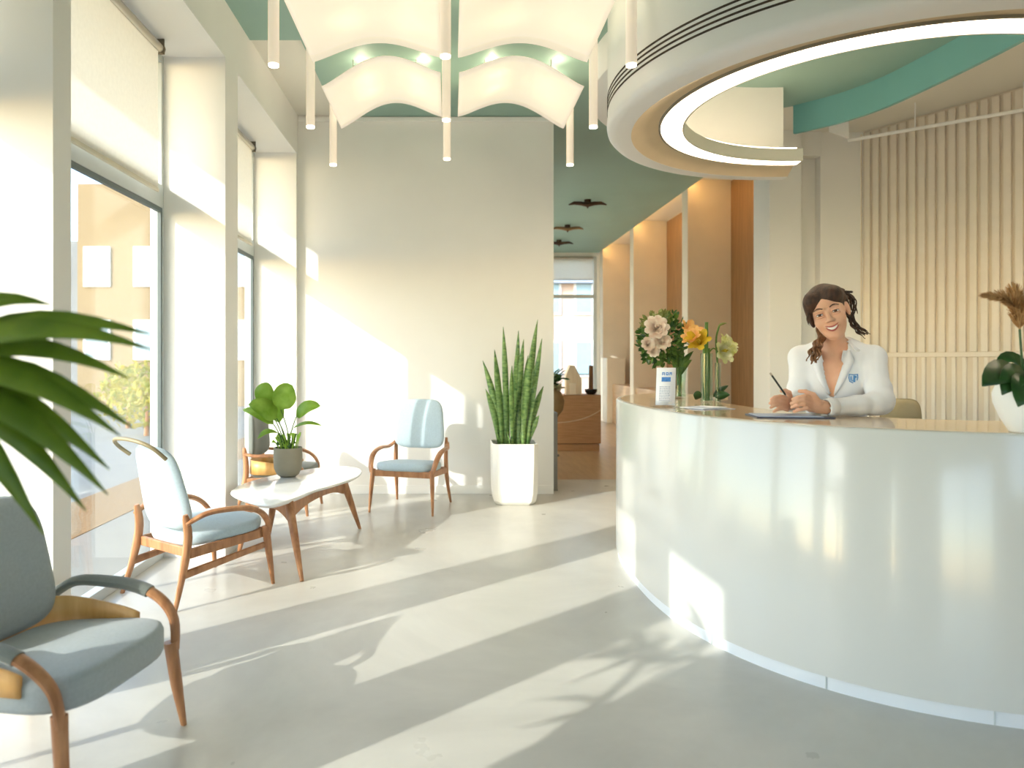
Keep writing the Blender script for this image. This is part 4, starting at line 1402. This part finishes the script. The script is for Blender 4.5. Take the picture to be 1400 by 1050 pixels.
for k in range(150):
    a = rr.uniform(0, 6.28)
    p = V(rr.gauss(0, 0.05), rr.gauss(0, 0.05), rr.uniform(0.88, 1.10))
    d = V(math.cos(a), math.sin(a), rr.uniform(-0.3, 0.8)).normalized() * rr.uniform(0.09, 0.17)
    (lp if p.z < 0.94 else lf).leaf([p, p + d * 0.4, p + d * 0.8, p + d], [0.004, 0.022, 0.016, 0.002], (rr.gauss(0, 0.5), -0.6, 1))
obj('foliage', lf, M_leafd, rv)
obj('pale_leaves', lp, mat('pale_leaf', (196, 186, 140), 0.5, transl=0.2), rv)

rb = thing('ribbed_radiator', 'grey ribbed panel at the end of the cream back wall', 'radiator', (1.04, 7.27, 0))
for k in range(5):
    obj('rib', MB().box(-0.028, 0.028, 0.001 + 0.05 * k - 0.02, 0.028 + 0.05 * k - 0.02, 0.02, 0.76), mat('grey_rib', (128, 124, 116), 0.5), rb, bevel=0.004)
obj('cap', MB().box(-0.03, 0.03, -0.022, 0.235, 0.76, 0.775).box(-0.03, 0.03, -0.022, 0.235, 0, 0.02), mat('grey_rib', (128, 124, 116), 0.5), rb)

# chair behind the desk
hc = thing('desk_chair', 'tall beige office chair behind the desk beside the woman', 'chair', (2.62, 4.30, 0), R(155))
M_bch = mat('beige_leather', (186, 166, 124), 0.5, var=0.04, scale=20)
obj('seat', cushion(rrect(0.23, 0.21, 0.22, 0.20), 0.60, 0.67, 0.012, 0.02), M_bch, hc, smooth=True)
obj('backrest', back_panel(0.105, 0.10, 0.70, 1.085, 0.22, 0.08, th=0.04, curve=0.02), M_bch, hc, smooth=True)
obj('back_support', MB().tube(catmull([(0, 0.10, 0.60), (0, 0.24, 0.62), (0, 0.262, 0.80)], 4), 0.014, 8), M_metal, hc, smooth='auto')
obj('gas_column', MB().tube([(0, 0, 0.08), (0, 0, 0.60)], [0.03, 0.022], 14), M_metal, hc, smooth='auto')
for k in range(5):
    a = R(72 * k)
    lg = obj('base_leg', MB().tube([(0, 0, 0.10), (0.26 * math.cos(a), 0.26 * math.sin(a), 0.055)], [0.022, 0.014], 8), M_metal, hc, smooth='auto')
    obj('caster', MB().tube([(0.26 * math.cos(a) - 0.012 * math.sin(a), 0.26 * math.sin(a) + 0.012 * math.cos(a), 0.028),
                             (0.26 * math.cos(a) + 0.012 * math.sin(a), 0.26 * math.sin(a) - 0.012 * math.cos(a), 0.028)], 0.028, 14), M_framed, lg)


# ------------------------------------------------------------------ woman behind the desk
class Field:
    """signed distance grid with smooth unions, meshed by naive surface nets"""

    def __init__(self, lo, hi, h):
        self.lo, self.h = np.array(lo, float), h
        self.n = np.ceil((np.array(hi, float) - self.lo) / h).astype(int) + 1
        self.f = np.full(tuple(self.n), 0.2, np.float32)

    def block(self, bl, bh, pad):
        i0 = np.clip(np.floor((np.array(bl) - pad - self.lo) / self.h).astype(int), 0, self.n - 1)
        i1 = np.clip(np.ceil((np.array(bh) + pad - self.lo) / self.h).astype(int) + 1, 1, self.n)
        sl = tuple(slice(a, b) for a, b in zip(i0, i1))
        ax = [self.lo[k] + self.h * np.arange(i0[k], i1[k]) for k in range(3)]
        X, Y, Z = np.meshgrid(*ax, indexing='ij')
        return sl, X, Y, Z

    def merge(self, sl, d, k, op='u'):
        a = self.f[sl]
        d = d.astype(np.float32)
        if op == 'u':
            if k > 0:
                hh = np.clip(0.5 + 0.5 * (a - d) / k, 0, 1)
                self.f[sl] = a * (1 - hh) + d * hh - k * hh * (1 - hh)
            else:
                self.f[sl] = np.minimum(a, d)
        else:
            if k > 0:
                hh = np.clip(0.5 - 0.5 * (a + d) / k, 0, 1)
                self.f[sl] = a * (1 - hh) + (-d) * hh + k * hh * (1 - hh)
            else:
                self.f[sl] = np.maximum(a, -d)

    def cap(self, a, b, ra, rb=None, k=0.01, op='u'):
        rb = ra if rb is None else rb
        a, b = np.array(a, float), np.array(b, float)
        rm = max(ra, rb)
        sl, X, Y, Z = self.block(np.minimum(a, b) - rm, np.maximum(a, b) + rm, 0.03 + 2 * k)
        ab = b - a
        L2 = max(1e-9, (ab ** 2).sum())
        t = np.clip(((X - a[0]) * ab[0] + (Y - a[1]) * ab[1] + (Z - a[2]) * ab[2]) / L2, 0, 1)
        d = np.sqrt((X - a[0] - ab[0] * t) ** 2 + (Y - a[1] - ab[1] * t) ** 2 + (Z - a[2] - ab[2] * t) ** 2) - (ra + (rb - ra) * t)
        self.merge(sl, d, k, op)
        return self

    def ell(self, M, c, r, k=0.01, op='u'):
        """ellipsoid with centre c, radii r in the frame M (local to world)"""
        cw = M @ Vector(c)
        rm = max(r)
        sl, X, Y, Z = self.block([cw[i] - rm for i in range(3)], [cw[i] + rm for i in range(3)], 0.03 + 2 * k)
        Mi = np.array(M.inverted())
        lx = Mi[0, 0] * X + Mi[0, 1] * Y + Mi[0, 2] * Z + Mi[0, 3] - c[0]
        ly = Mi[1, 0] * X + Mi[1, 1] * Y + Mi[1, 2] * Z + Mi[1, 3] - c[1]
        lz = Mi[2, 0] * X + Mi[2, 1] * Y + Mi[2, 2] * Z + Mi[2, 3] - c[2]
        q = np.sqrt((lx / r[0]) ** 2 + (ly / r[1]) ** 2 + (lz / r[2]) ** 2)
        g = np.sqrt((lx / r[0] ** 2) ** 2 + (ly / r[1] ** 2) ** 2 + (lz / r[2] ** 2) ** 2) + 1e-6
        d = q * (q - 1) / g
        self.merge(sl, d, k, op)
        return self

    def mesh(self):
        f = self.f
        s = f < 0
        n = self.n
        c = [s[i:n[0] - 1 + i, j:n[1] - 1 + j, k:n[2] - 1 + k] for i in (0, 1) for j in (0, 1) for k in (0, 1)]
        cnt = sum(x.astype(np.int8) for x in c)
        act = (cnt > 0) & (cnt < 8)
        idx = np.argwhere(act)
        vid = np.full(act.shape, -1, np.int64)
        vid[act] = np.arange(len(idx))
        acc = np.zeros((len(idx), 3))
        num = np.zeros(len(idx))
        offs = [(i, j, k) for i in (0, 1) for j in (0, 1) for k in (0, 1)]
        for a in range(8):
            for b in range(a + 1, 8):
                oa, ob = np.array(offs[a]), np.array(offs[b])
                if np.abs(oa - ob).sum() != 1:
                    continue
                pa, pb2 = idx + oa, idx + ob
                fa = f[pa[:, 0], pa[:, 1], pa[:, 2]].astype(float)
                fb2 = f[pb2[:, 0], pb2[:, 1], pb2[:, 2]].astype(float)
                m = (fa < 0) != (fb2 < 0)
                t = np.where(m, fa / np.where(np.abs(fa - fb2) < 1e-12, 1, fa - fb2), 0)
                acc += np.where(m[:, None], oa + (ob - oa) * t[:, None], 0)
                num += m
        V_ = self.lo + self.h * (idx + acc / num[:, None])
        F = []
        for ax in range(3):
            u, w = (ax + 1) % 3, (ax + 2) % 3
            sa = [slice(None)] * 3
            sb = [slice(None)] * 3
            sa[ax] = slice(0, n[ax] - 1)
            sb[ax] = slice(1, n[ax])
            e = s[tuple(sa)] != s[tuple(sb)]
            ins = s[tuple(sa)]
            E_ = np.argwhere(e)
            ok = (E_[:, u] > 0) & (E_[:, w] > 0) & (E_[:, u] < n[u] - 1) & (E_[:, w] < n[w] - 1)
            E_ = E_[ok]
            fl_ = ins[E_[:, 0], E_[:, 1], E_[:, 2]]

            def g(du, dw):
                q = E_.copy()
                q[:, u] -= du
                q[:, w] -= dw
                return vid[q[:, 0], q[:, 1], q[:, 2]]
            quad = np.stack([g(1, 1), g(0, 1), g(0, 0), g(1, 0)], 1)
            quad[~fl_] = quad[~fl_][:, ::-1]
            F.append(quad)
        F = np.concatenate(F)
        F = F[(F >= 0).all(1)]
        return V_, F


def field_obj(name, fld, m, parent, smooth_it=2):
    Vv, Ff = fld.mesh()
    me = bpy.data.meshes.new(name)
    me.from_pydata(Vv.tolist(), [], Ff.tolist())
    me.materials.append(m)
    me.polygons.foreach_set('use_smooth', [True] * len(me.polygons))
    o = bpy.data.objects.new(name, me)
    COL.objects.link(o)
    if smooth_it:
        md = o.modifiers.new('smooth', 'SMOOTH')
        md.iterations = smooth_it
        md.factor = 0.5
    if parent:
        o.parent = parent
        o.matrix_parent_inverse = Matrix.Translation(-Vector(parent.location))
    return o


woman = thing('person', 'smiling woman in a white coat leaning on the desk with a pen', 'person', (1.97, 3.74, 0))
M_skin = mat('skin', (222, 170, 138), 0.5, rgb2=(230, 180, 150), scale=18, sub=0.12)
M_coat = mat('white_coat', (236, 237, 240), 0.8, var=0.02, scale=12, bump=0.05, bscale=40)
M_hair = mat('brown_hair', (40, 24, 14), 0.6, rgb2=(78, 48, 28), scale=30, stretch=(2, 2, 0.6), detail=6, bump=0.35, bscale=90)
M_hairl = mat('light_brown_hair', (96, 62, 38), 0.45, rgb2=(140, 96, 60), scale=40, detail=6, bump=0.4, bscale=110)

# torso frame
Fw = V(-0.55, -0.835, 0).normalized()
Rt = V(0.835, -0.55, 0).normalized()


def frame(c, fwd, right):
    up = V(0, 0, 1)
    M = Matrix((right, -fwd, up)).transposed().to_4x4()
    M.translation = c
    return M


SL, SR = V(1.780, 3.71, 1.312), V(2.045, 3.535, 1.312)
EL, WL = V(1.72, 3.60, 1.105), V(1.585, 3.425, 1.095)
ER, WR = V(1.995, 3.385, 1.098), V(1.70, 3.325, 1.082)
NB = V(1.905, 3.615, 1.365)
HC = V(1.812, 3.50, 1.522)
MT = frame(V(1.905, 3.625, 1.20), Fw, Rt)
MWA = frame(V(1.945, 3.685, 1.00), Fw, Rt)
MH = frame(V(1.985, 3.74, 0.86), Fw, Rt)
# head: face -Y local, yaw towards the camera, rolled to one side
HEAD = Matrix.Translation(HC) @ Matrix.Rotation(R(-30), 4, 'Z') @ Matrix.Rotation(R(-17), 4, 'Y') @ Matrix.Rotation(R(5), 4, 'X') @ Matrix.Scale(1.12, 4)


def torso(F, g, k=0.05):
    F.ell(MT, (0, 0, 0.0), (0.150 + g, 0.098 + g, 0.19 + g), k)
    F.ell(MT, (0.06, -0.055, -0.01), (0.058 + g * .6, 0.055 + g * .6, 0.062 + g * .6), 0.04)
    F.ell(MT, (-0.06, -0.055, -0.01), (0.058 + g * .6, 0.055 + g * .6, 0.062 + g * .6), 0.04)
    F.ell(MWA, (0, 0, 0), (0.125 + g, 0.090 + g, 0.20), k)
    F.ell(MH, (0, 0, 0), (0.165 + g, 0.115 + g, 0.17), k)
    F.cap(SL, SR, 0.040 + g, 0.040 + g, 0.05)
    F.cap(SL.lerp(SR, 0.3) + V(0, 0, 0.02), NB, 0.045 + g, 0.04 + g, 0.05)
    F.cap(SR.lerp(SL, 0.3) + V(0, 0, 0.02), NB, 0.045 + g, 0.04 + g, 0.05)


def hw(*p):
    return HEAD @ Vector(p)


body = Field((1.40, 3.22, 0.66), (2.30, 3.98, 1.70), 0.0046)
torso(body, 0.0)
body.cap(NB - V(0, 0, 0.03), hw(0, 0.03, -0.05), 0.050, 0.047, 0.03)
for (S, E_, W) in ((SL, EL, WL), (SR, ER, WR)):
    body.cap(S, E_, 0.045, 0.038, 0.02)
    body.cap(E_, W, 0.036, 0.024, 0.015)
# head
body.ell(HEAD, (0, 0.018, 0.036), (0.072, 0.090, 0.086), 0.01)
body.ell(HEAD, (0, -0.028, -0.030), (0.058, 0.060, 0.078), 0.03)
body.ell(HEAD, (0, -0.052, -0.090), (0.026, 0.026, 0.022), 0.03)
for s_ in (-1, 1):
    body.ell(HEAD, (s_ * 0.036, -0.062, -0.028), (0.024, 0.020, 0.022), 0.02)
    body.ell(HEAD, (s_ * 0.031, -0.094, 0.006), (0.017, 0.012, 0.010), 0.012, 's')
    body.cap(hw(s_ * 0.012, -0.084, 0.022), hw(s_ * 0.046, -0.072, 0.021), 0.008, 0.006, 0.012)
    body.ell(HEAD, (s_ * 0.074, 0.018, 0.0), (0.010, 0.020, 0.032), 0.006)
    body.ell(HEAD, (s_ * 0.0105, -0.094, -0.027), (0.009, 0.010, 0.007), 0.006)
body.cap(hw(0, -0.082, 0.012), hw(0, -0.103, -0.023), 0.007, 0.0105, 0.010)
body.cap(hw(-0.018, -0.083, -0.052), hw(0.018, -0.083, -0.052), 0.011, 0.011, 0.012)
# hands


def finger(F, pts, r0, r1):
    n = len(pts) - 1
    for i in range(n):
        F.cap(pts[i], pts[i + 1], r0 + (r1 - r0) * i / n, r0 + (r1 - r0) * (i + 1) / n, 0.0035)


KR = V(1.635, 3.308, 1.098)
for j in range(4):
    body.cap(WR + V(0, 0, 0.014 - 0.009 * j), V(1.628, 3.310, 1.128 - 0.0175 * j), 0.019, 0.0115, 0.012)
    dz = -0.0185 * j
    sh = [0.004, -0.004, 0.0, 0.010][j]
    finger(body, [V(1.630, 3.306, 1.128 + dz), V(1.592 + sh, 3.284, 1.138 + dz), V(1.562 + sh, 3.288, 1.132 + dz), V(1.545 + sh, 3.304, 1.122 + dz)], 0.0098, 0.0076)
finger(body, [V(1.672, 3.306, 1.105), V(1.640, 3.300, 1.143), V(1.608, 3.305, 1.157), V(1.585, 3.316, 1.158)], 0.013, 0.0085)
for j in range(4):
    dz = -0.0185 * j
    body.cap(WL + V(0, 0, 0.012 - 0.008 * j), V(1.548, 3.360, 1.128 + dz), 0.019, 0.0115, 0.012)
    ex = [-0.004, -0.010, -0.006, 0.008][j]
    finger(body, [V(1.546, 3.358, 1.128 + dz), V(1.510 + ex * .5, 3.338, 1.134 + dz), V(1.484 + ex, 3.330, 1.130 + dz), V(1.468 + ex, 3.332, 1.120 + dz)], 0.0096, 0.0074)
finger(body, [V(1.572, 3.375, 1.120), V(1.550, 3.342, 1.150), V(1.528, 3.328, 1.160), V(1.508, 3.325, 1.158)], 0.0125, 0.0085)
skin = field_obj('body', body, M_skin, woman, 2)

# coat with a V neck
coat = Field((1.50, 3.22, 0.44), (2.34, 4.04, 1.46), 0.0060)
torso(coat, 0.014)
coat.cap(V(1.985, 3.74, 0.86), V(1.995, 3.755, 0.52), 0.15, 0.17, 0.06)
for (S, E_, W) in ((SL, EL, WL), (SR, ER, WR)):
    coat.cap(S, E_, 0.054, 0.050, 0.03)
    coat.cap(E_, W.lerp(E_, 0.06), 0.048, 0.038, 0.02)
# sleeve folds
for (a, b, t, r) in ((SR, ER, 0.70, 0.054), (SR, ER, 0.92, 0.056), (SL, EL, 0.75, 0.054), (ER, WR, 0.15, 0.053), (ER, WR, 0.40, 0.047)):
    p = a.lerp(b, t)
    coat.cap(p - Rt * 0.006, p + Rt * 0.006, r, r, 0.012)
CUFFS = []
for (W, E_) in ((WR, ER), (WL, EL)):
    d = (W - E_).normalized()
    coat.cap(W - d * 0.012, W + d * 0.05, 0.034, 0.034, 0.0, 's')
    ang_ = d.to_track_quat('Z', 'Y').to_matrix().to_4x4()
    CUFFS.append(MB().lathe([(0.034, -0.045), (0.0415, -0.045), (0.0425, -0.02), (0.0405, 0.0), (0.035, 0.002)], n=24, closed=True).xf(Matrix.Translation(W - d * 0.012) @ ang_))
# neck opening and V
coat.cap(NB - V(0, 0, 0.045) + Fw * 0.02, NB + V(0, 0, 0.12) + Fw * 0.03, 0.056, 0.080, 0.006, 's')
vb = V(1.905, 3.625, 1.13) + Fw * 0.125
vt = NB + Fw * 0.075 + V(0, 0, -0.005)
for k_ in range(12):
    t = k_ / 11
    p = vb.lerp(vt, t)
    wv_ = 0.004 + 0.036 * t
    for dpt in (-0.03, -0.01, 0.012, 0.034):
        coat.cap(p - Rt * wv_ - Fw * dpt, p + Rt * wv_ - Fw * dpt, 0.012 + 0.010 * t, 0.012 + 0.010 * t, 0.0, 's')
ct = field_obj('coat', coat, M_coat, woman, 3)


def body_point(M, x, z, lift):
    """surface of the coat front at local x, z of the torso frame"""
    best = None
    for k_ in range(60):
        y = -0.20 + 0.0035 * k_
        p = M @ V(x, y, z)
        i = np.round((np.array(p) - coat.lo) / coat.h).astype(int)
        if (i > 0).all() and (i < coat.n - 1).all() and coat.f[tuple(i)] < 0:
            best = y
            break
    if best is None:
        best = -0.10
    return M @ V(x, best - lift, z)


def cpart(name, mb, m, smooth=True, solid=0.0, parent=None):
    o = obj(name, mb, m, None, smooth=smooth, solid=solid)
    o.parent = parent or woman
    if not parent:
        o.matrix_parent_inverse = Matrix.Translation(-Vector(woman.location))
    return o


for c_ in CUFFS:
    cpart('cuff', c_, M_coat, parent=ct)
# lapels and collar
for s_ in (-1, 1):
    rows = []
    for k_ in range(11):
        t = k_ / 10
        z = -0.07 + 0.215 * t
        xi = s_ * (0.004 + 0.046 * t)
        w_ = 0.012 + 0.040 * math.sin(min(1, t * 1.25) * math.pi / 2) if t < 0.82 else 0.046 - 0.10 * (t - 0.82)
        rows.append([body_point(MT, xi + s_ * w_ * u, z, 0.006 + 0.004 * math.sin(math.pi * u)) for u in (0, 0.33, 0.66, 1.0)])
    vs = [p for r_ in rows for p in r_]
    fs = [(4 * i + j, 4 * i + j + 1, 4 * i + j + 5, 4 * i + j + 4) for i in range(10) for j in range(3)]
    lap = cpart('lapel', MB().add(vs, fs), M_coat, solid=0.005, parent=ct)
rows = []
for k_ in range(17):
    a = R(-125 + 250 * k_ / 16)
    d = -Fw * math.cos(a) + Rt * math.sin(a)
    b0 = NB + d * 0.062 + V(0, 0, 0.028 - 0.035 * (1 - math.cos(a)) * 0.5) + Fw * 0.010
    rows.append([b0 + V(0, 0, 0.020) - d * 0.004, b0 + d * 0.012 + V(0, 0, 0.022), b0 + d * 0.036 - V(0, 0, 0.004), b0 + d * 0.056 - V(0, 0, 0.026)])
vs = [p for r_ in rows for p in r_]
fs = [(4 * i + j, 4 * i + j + 1, 4 * i + j + 5, 4 * i + j + 4) for i in range(16) for j in range(3)]
cpart('collar', MB().add(vs, fs), M_coat, solid=0.006, parent=ct)
# placket line and emblem
pk = [body_point(MT, 0.004, -0.08 - 0.03 * k_, 0.002) for k_ in range(6)]
cpart('placket', MB().tube(pk, 0.003, 6), M_coat, parent=ct)
for z in (-0.10, -0.17):
    p = body_point(MT, 0.014, z, 0.004)
    cpart('button', MB().tube([p, p + Fw * 0.004], 0.006, 12), mat('coat_button', (224, 224, 224), 0.3), parent=ct)
M_emb = mat('emblem_blue', (70, 130, 190), 0.6, rgb2=(90, 148, 204), scale=60)
M_embl = mat('emblem_pale', (206, 222, 238), 0.6)


def shield(sc, x0, z0, lift):
    pts = [(-0.8, 1.0), (0, 0.92), (0.8, 1.0), (0.86, 0.2), (0.66, -0.6), (0, -1.0), (-0.66, -0.6), (-0.86, 0.2)]
    vs = [body_point(MT, x0 + a * sc, z0 + b * sc, lift) for a, b in pts]
    return MB().add([sum((v for v in vs), V(0, 0, 0)) / 8] + vs, [(0, 1 + i, 1 + (i + 1) % 8) for i in range(8)])


EX, EZ = 0.092, 0.010
emb = cpart('emblem', shield(0.023, EX, EZ, 0.004), M_emb, smooth=False, solid=0.002)
cpart('emblem_field', shield(0.0185, EX, EZ, 0.0062), M_embl, smooth=False, solid=0.001, parent=emb)
for (x, z0, z1, w_) in ((-0.009, -0.010, 0.012, 0.0022), (0.004, -0.016, 0.016, 0.004), (-0.0035, -0.010, -0.006, 0.0028), (0.010, 0.004, 0.014, 0.003)):
    vs = [body_point(MT, EX + x + a * w_, EZ + z, 0.0075) for z in (z0, z1) for a in (-1, 1)]
    cpart('emblem_mark', MB().add(vs, [(0, 1, 3, 2)]), M_emb, smooth=False, solid=0.001, parent=emb)
emb['label'] = 'blue shield emblem on the coat'

# trousers and shoes, hidden by the desk
tr_ = Field((1.75, 3.50, 0.0), (2.25, 4.05, 0.98), 0.012)
for s_ in (-1, 1):
    hp = V(1.985, 3.74, 0.84) + Rt * 0.085 * s_
    kn = hp + V(0, 0, -0.40) + Fw * 0.02
    an = hp + V(0, 0, -0.76)
    tr_.cap(hp, kn, 0.085, 0.062, 0.02)
    tr_.cap(kn, an, 0.060, 0.048, 0.02)
    sh_ = MB().loops([[tuple(an + Rt * x * w_ + Fw * (0.05 + y * l_) + V(0, 0, z - an.z)) for (x, y) in [(math.cos(a), math.sin(a)) for a in [2 * math.pi * q / 20 for q in range(20)]]]
                      for (w_, l_, z) in ((0.040, 0.115, 0.0), (0.043, 0.12, 0.02), (0.040, 0.11, 0.055), (0.028, 0.06, 0.085))])
    cpart('shoe', sh_, mat('white_shoe', (226, 226, 224), 0.5))
field_obj('trousers', tr_, mat('grey_trousers', (120, 124, 132), 0.8), woman, 2)

# hair
hair = Field((1.60, 3.30, 1.20), (2.06, 3.76, 1.70), 0.0048)
hair.ell(HEAD, (0, 0.026, 0.040), (0.079, 0.094, 0.092), 0.01)
hair.ell(HEAD, (0.034, -0.022, 0.074), (0.044, 0.051, 0.040), 0.02)
hair.ell(HEAD, (-0.042, -0.022, 0.068), (0.036, 0.050, 0.042), 0.02)
hair.ell(HEAD, (-0.070, -0.006, 0.014), (0.014, 0.040, 0.056), 0.02)
hair.ell(HEAD, (0.072, 0.040, 0.016), (0.014, 0.044, 0.056), 0.02)
hair.ell(HEAD, (0, 0.085, -0.01), (0.058, 0.050, 0.064), 0.02)
# clear the face up to the hairline
hair.ell(HEAD, (-0.002, -0.112, -0.020), (0.0635, 0.086, 0.090), 0.008, 's')
hair.ell(HEAD, (0.082, -0.002, -0.004), (0.020, 0.026, 0.040), 0.004, 's')
hair.cap(hw(-0.012, -0.085, 0.090), hw(-0.008, -0.02, 0.139), 0.0045, 0.004, 0.006, 's')
rr = random.Random(12)
for k_ in range(44):
    a = rr.uniform(0.2, 2.9)
    b = rr.uniform(-0.4, 0.75)
    p = V(0.082 * math.cos(a) * math.cos(b), 0.03 + 0.092 * math.sin(a) * math.cos(b), 0.044 + 0.090 * math.sin(b))
    q = p + V(rr.gauss(0, 0.01), 0.02, -0.014)
    hair.cap(hw(*p), hw(*q), 0.008, 0.006, 0.006)
field_obj('hair', hair, M_hair, woman, 1)


def lock(pts, r, seed, m=M_hairl, name='hair_lock', n=9, spread=0.014):
    rr = random.Random(seed)
    mb = MB()
    for k_ in range(n):
        off = V(rr.gauss(0, 1), rr.gauss(0, 1), rr.gauss(0, 0.5)) * spread
        ph = rr.uniform(0, 6.28)
        path = catmull(pts, 7)
        L = len(path)
        q = [p + off * min(1, 0.3 + i / L) + V(math.cos(ph + i * 0.9), math.sin(ph + i * 0.9), 0) * spread * 0.35 for i, p in enumerate(path)]
        end = L - rr.randint(0, 4)
        q = q[:end]
        mb.tube(q, [r * (0.75 + 0.25 * math.sin(i * 0.8 + ph)) * (1 - 0.75 * (i / len(q)) ** 3) for i in range(len(q))], 7)
    return cpart(name, mb, m)


H_ = hw
lock([H_(-0.045, 0.06, -0.03), at(1122, 462, 3.545), at(1116, 474, 3.53), at(1112, 486, 3.51), at(1110, 497, 3.50)], 0.0095, 1, n=14, spread=0.013)
lock([H_(0.060, 0.05, 0.03), at(1161, 430, 3.56), at(1167, 444, 3.57), at(1176, 452, 3.575), at(1186, 459, 3.57)], 0.006, 2, m=M_hair, n=10, spread=0.009)
lock([H_(0.055, 0.06, 0.08), at(1163, 405, 3.56), at(1166, 420, 3.565), at(1165, 436, 3.57)], 0.006, 3, m=M_hair, n=9, spread=0.010)
lock([H_(-0.072, -0.02, 0.03), at(1104, 432, 3.47), at(1105, 445, 3.465)], 0.004, 4, m=M_hair, n=4, spread=0.004)

# face details
M_eye = mat('eye_white', (236, 232, 228), 0.2)
M_iris = mat('iris_brown', (70, 48, 34), 0.2)
M_lid = mat('lash_dark', (46, 30, 24), 0.6)
M_brow = mat('eyebrow_brown', (76, 48, 32), 0.7)
M_lip = mat('lip_pink', (188, 96, 88), 0.4)
M_teeth = mat('teeth_white', (246, 242, 234), 0.25)
for s_ in (-1, 1):
    ec = V(s_ * 0.031, -0.0775, 0.004)
    e_ = MB()
    e_.lathe([(0.0125 * math.sin(math.pi * k_ / 10), -0.0125 * math.cos(math.pi * k_ / 10)) for k_ in range(11)], n=16)
    e_.xf(HEAD @ Matrix.Translation(ec))
    eye = cpart('eye', e_, M_eye)
    i_ = MB().lathe([(0.0, 0.0020), (0.0040, 0.0016), (0.0064, 0.0002)], n=14)
    i_.xf(HEAD @ Matrix.Translation(ec + V(-0.0005, -0.0116, 0.0002)) @ Matrix.Rotation(R(90), 4, 'X'))
    o = cpart('iris', i_, M_iris, parent=eye)
    up_ = [HEAD @ (ec + V(x, -0.0132 + abs(x) * 0.34, 0.0052 - (x * 60) ** 2 * 0.004)) for x in (-0.013, -0.008, 0, 0.008, 0.013)]
    cpart('upper_lid', MB().tube(catmull(up_, 3), 0.0020, 6), M_lid)
    sk_ = [HEAD @ (ec + V(x, -0.0120 + abs(x) * 0.34, 0.0088 - (x * 60) ** 2 * 0.004)) for x in (-0.014, -0.008, 0, 0.008, 0.014)]
    cpart('eyelid', MB().tube(catmull(sk_, 3), 0.0046, 8), M_skin)
    sk_ = [HEAD @ (ec + V(x, -0.0112 + abs(x) * 0.34, -0.0092 + (x * 60) ** 2 * 0.003)) for x in (-0.014, -0.008, 0, 0.008, 0.014)]
    cpart('eyelid', MB().tube(catmull(sk_, 3), 0.0042, 8), M_skin)
    lo_ = [HEAD @ (ec + V(x, -0.0126 + abs(x) * 0.34, -0.0050 + (x * 60) ** 2 * 0.004)) for x in (-0.012, -0.006, 0, 0.006, 0.012)]
    cpart('lower_lid', MB().tube(catmull(lo_, 3), 0.0012, 6), mat('lid_skin', (178, 118, 90), 0.5))
    bw_ = [HEAD @ V(s_ * x, y, z) for (x, y, z) in ((0.014, -0.0925, 0.026), (0.026, -0.0895, 0.0315), (0.038, -0.082, 0.031), (0.050, -0.070, 0.025))]
    cpart('eyebrow', MB().tube(catmull(bw_, 4), [0.0026] * 4 + [0.0030] * 4 + [0.0022] * 4 + [0.0010], 6), M_brow)
ml_ = [(-0.031, -0.080, -0.042), (-0.016, -0.0945, -0.0505), (0, -0.0985, -0.0535), (0.016, -0.0945, -0.0505), (0.031, -0.080, -0.042)]
lo_l = [(-0.031, -0.080, -0.042), (-0.017, -0.0935, -0.0625), (0, -0.0975, -0.0705), (0.017, -0.0935, -0.0625), (0.031, -0.080, -0.042)]
tu, tl = catmull(ml_, 5), catmull(lo_l, 5)
cpart('upper_lip', MB().tube([HEAD @ p for p in tu], [0.0012 + 0.0022 * math.sin(math.pi * i / (len(tu) - 1)) for i in range(len(tu))], 8), M_lip)
cpart('lower_lip', MB().tube([HEAD @ p for p in tl], [0.0012 + 0.0030 * math.sin(math.pi * i / (len(tl) - 1)) for i in range(len(tl))], 8), M_lip)
vs = []
for a, b in zip(tu, tl):
    vs += [HEAD @ (a + V(0, 0.0008, 0)), HEAD @ (b + V(0, 0.0008, 0))]
cpart('teeth', MB().add(vs, [(2 * i, 2 * i + 2, 2 * i + 3, 2 * i + 1) for i in range(len(tu) - 1)]), M_teeth)

pen = thing('pen', 'slim dark pen held in the hand of the woman', 'pen', (1.522, 3.318, 1.142))
pd = at(1053, 510, 3.30) - V(1.522, 3.318, 1.142)
obj('barrel', MB().tube([(0, 0, 0), pd * 0.9], 0.0042, 10), mat('pen_dark', (52, 62, 60), 0.3, metal=0.3), pen, smooth='auto')
obj('tip', MB().tube([pd * -0.12, (0, 0, 0)], [0.0008, 0.004], 10), M_metal, pen, smooth='auto')
obj('cap', MB().tube([pd * 0.9, pd], 0.0046, 10), M_metal, pen, smooth='auto')
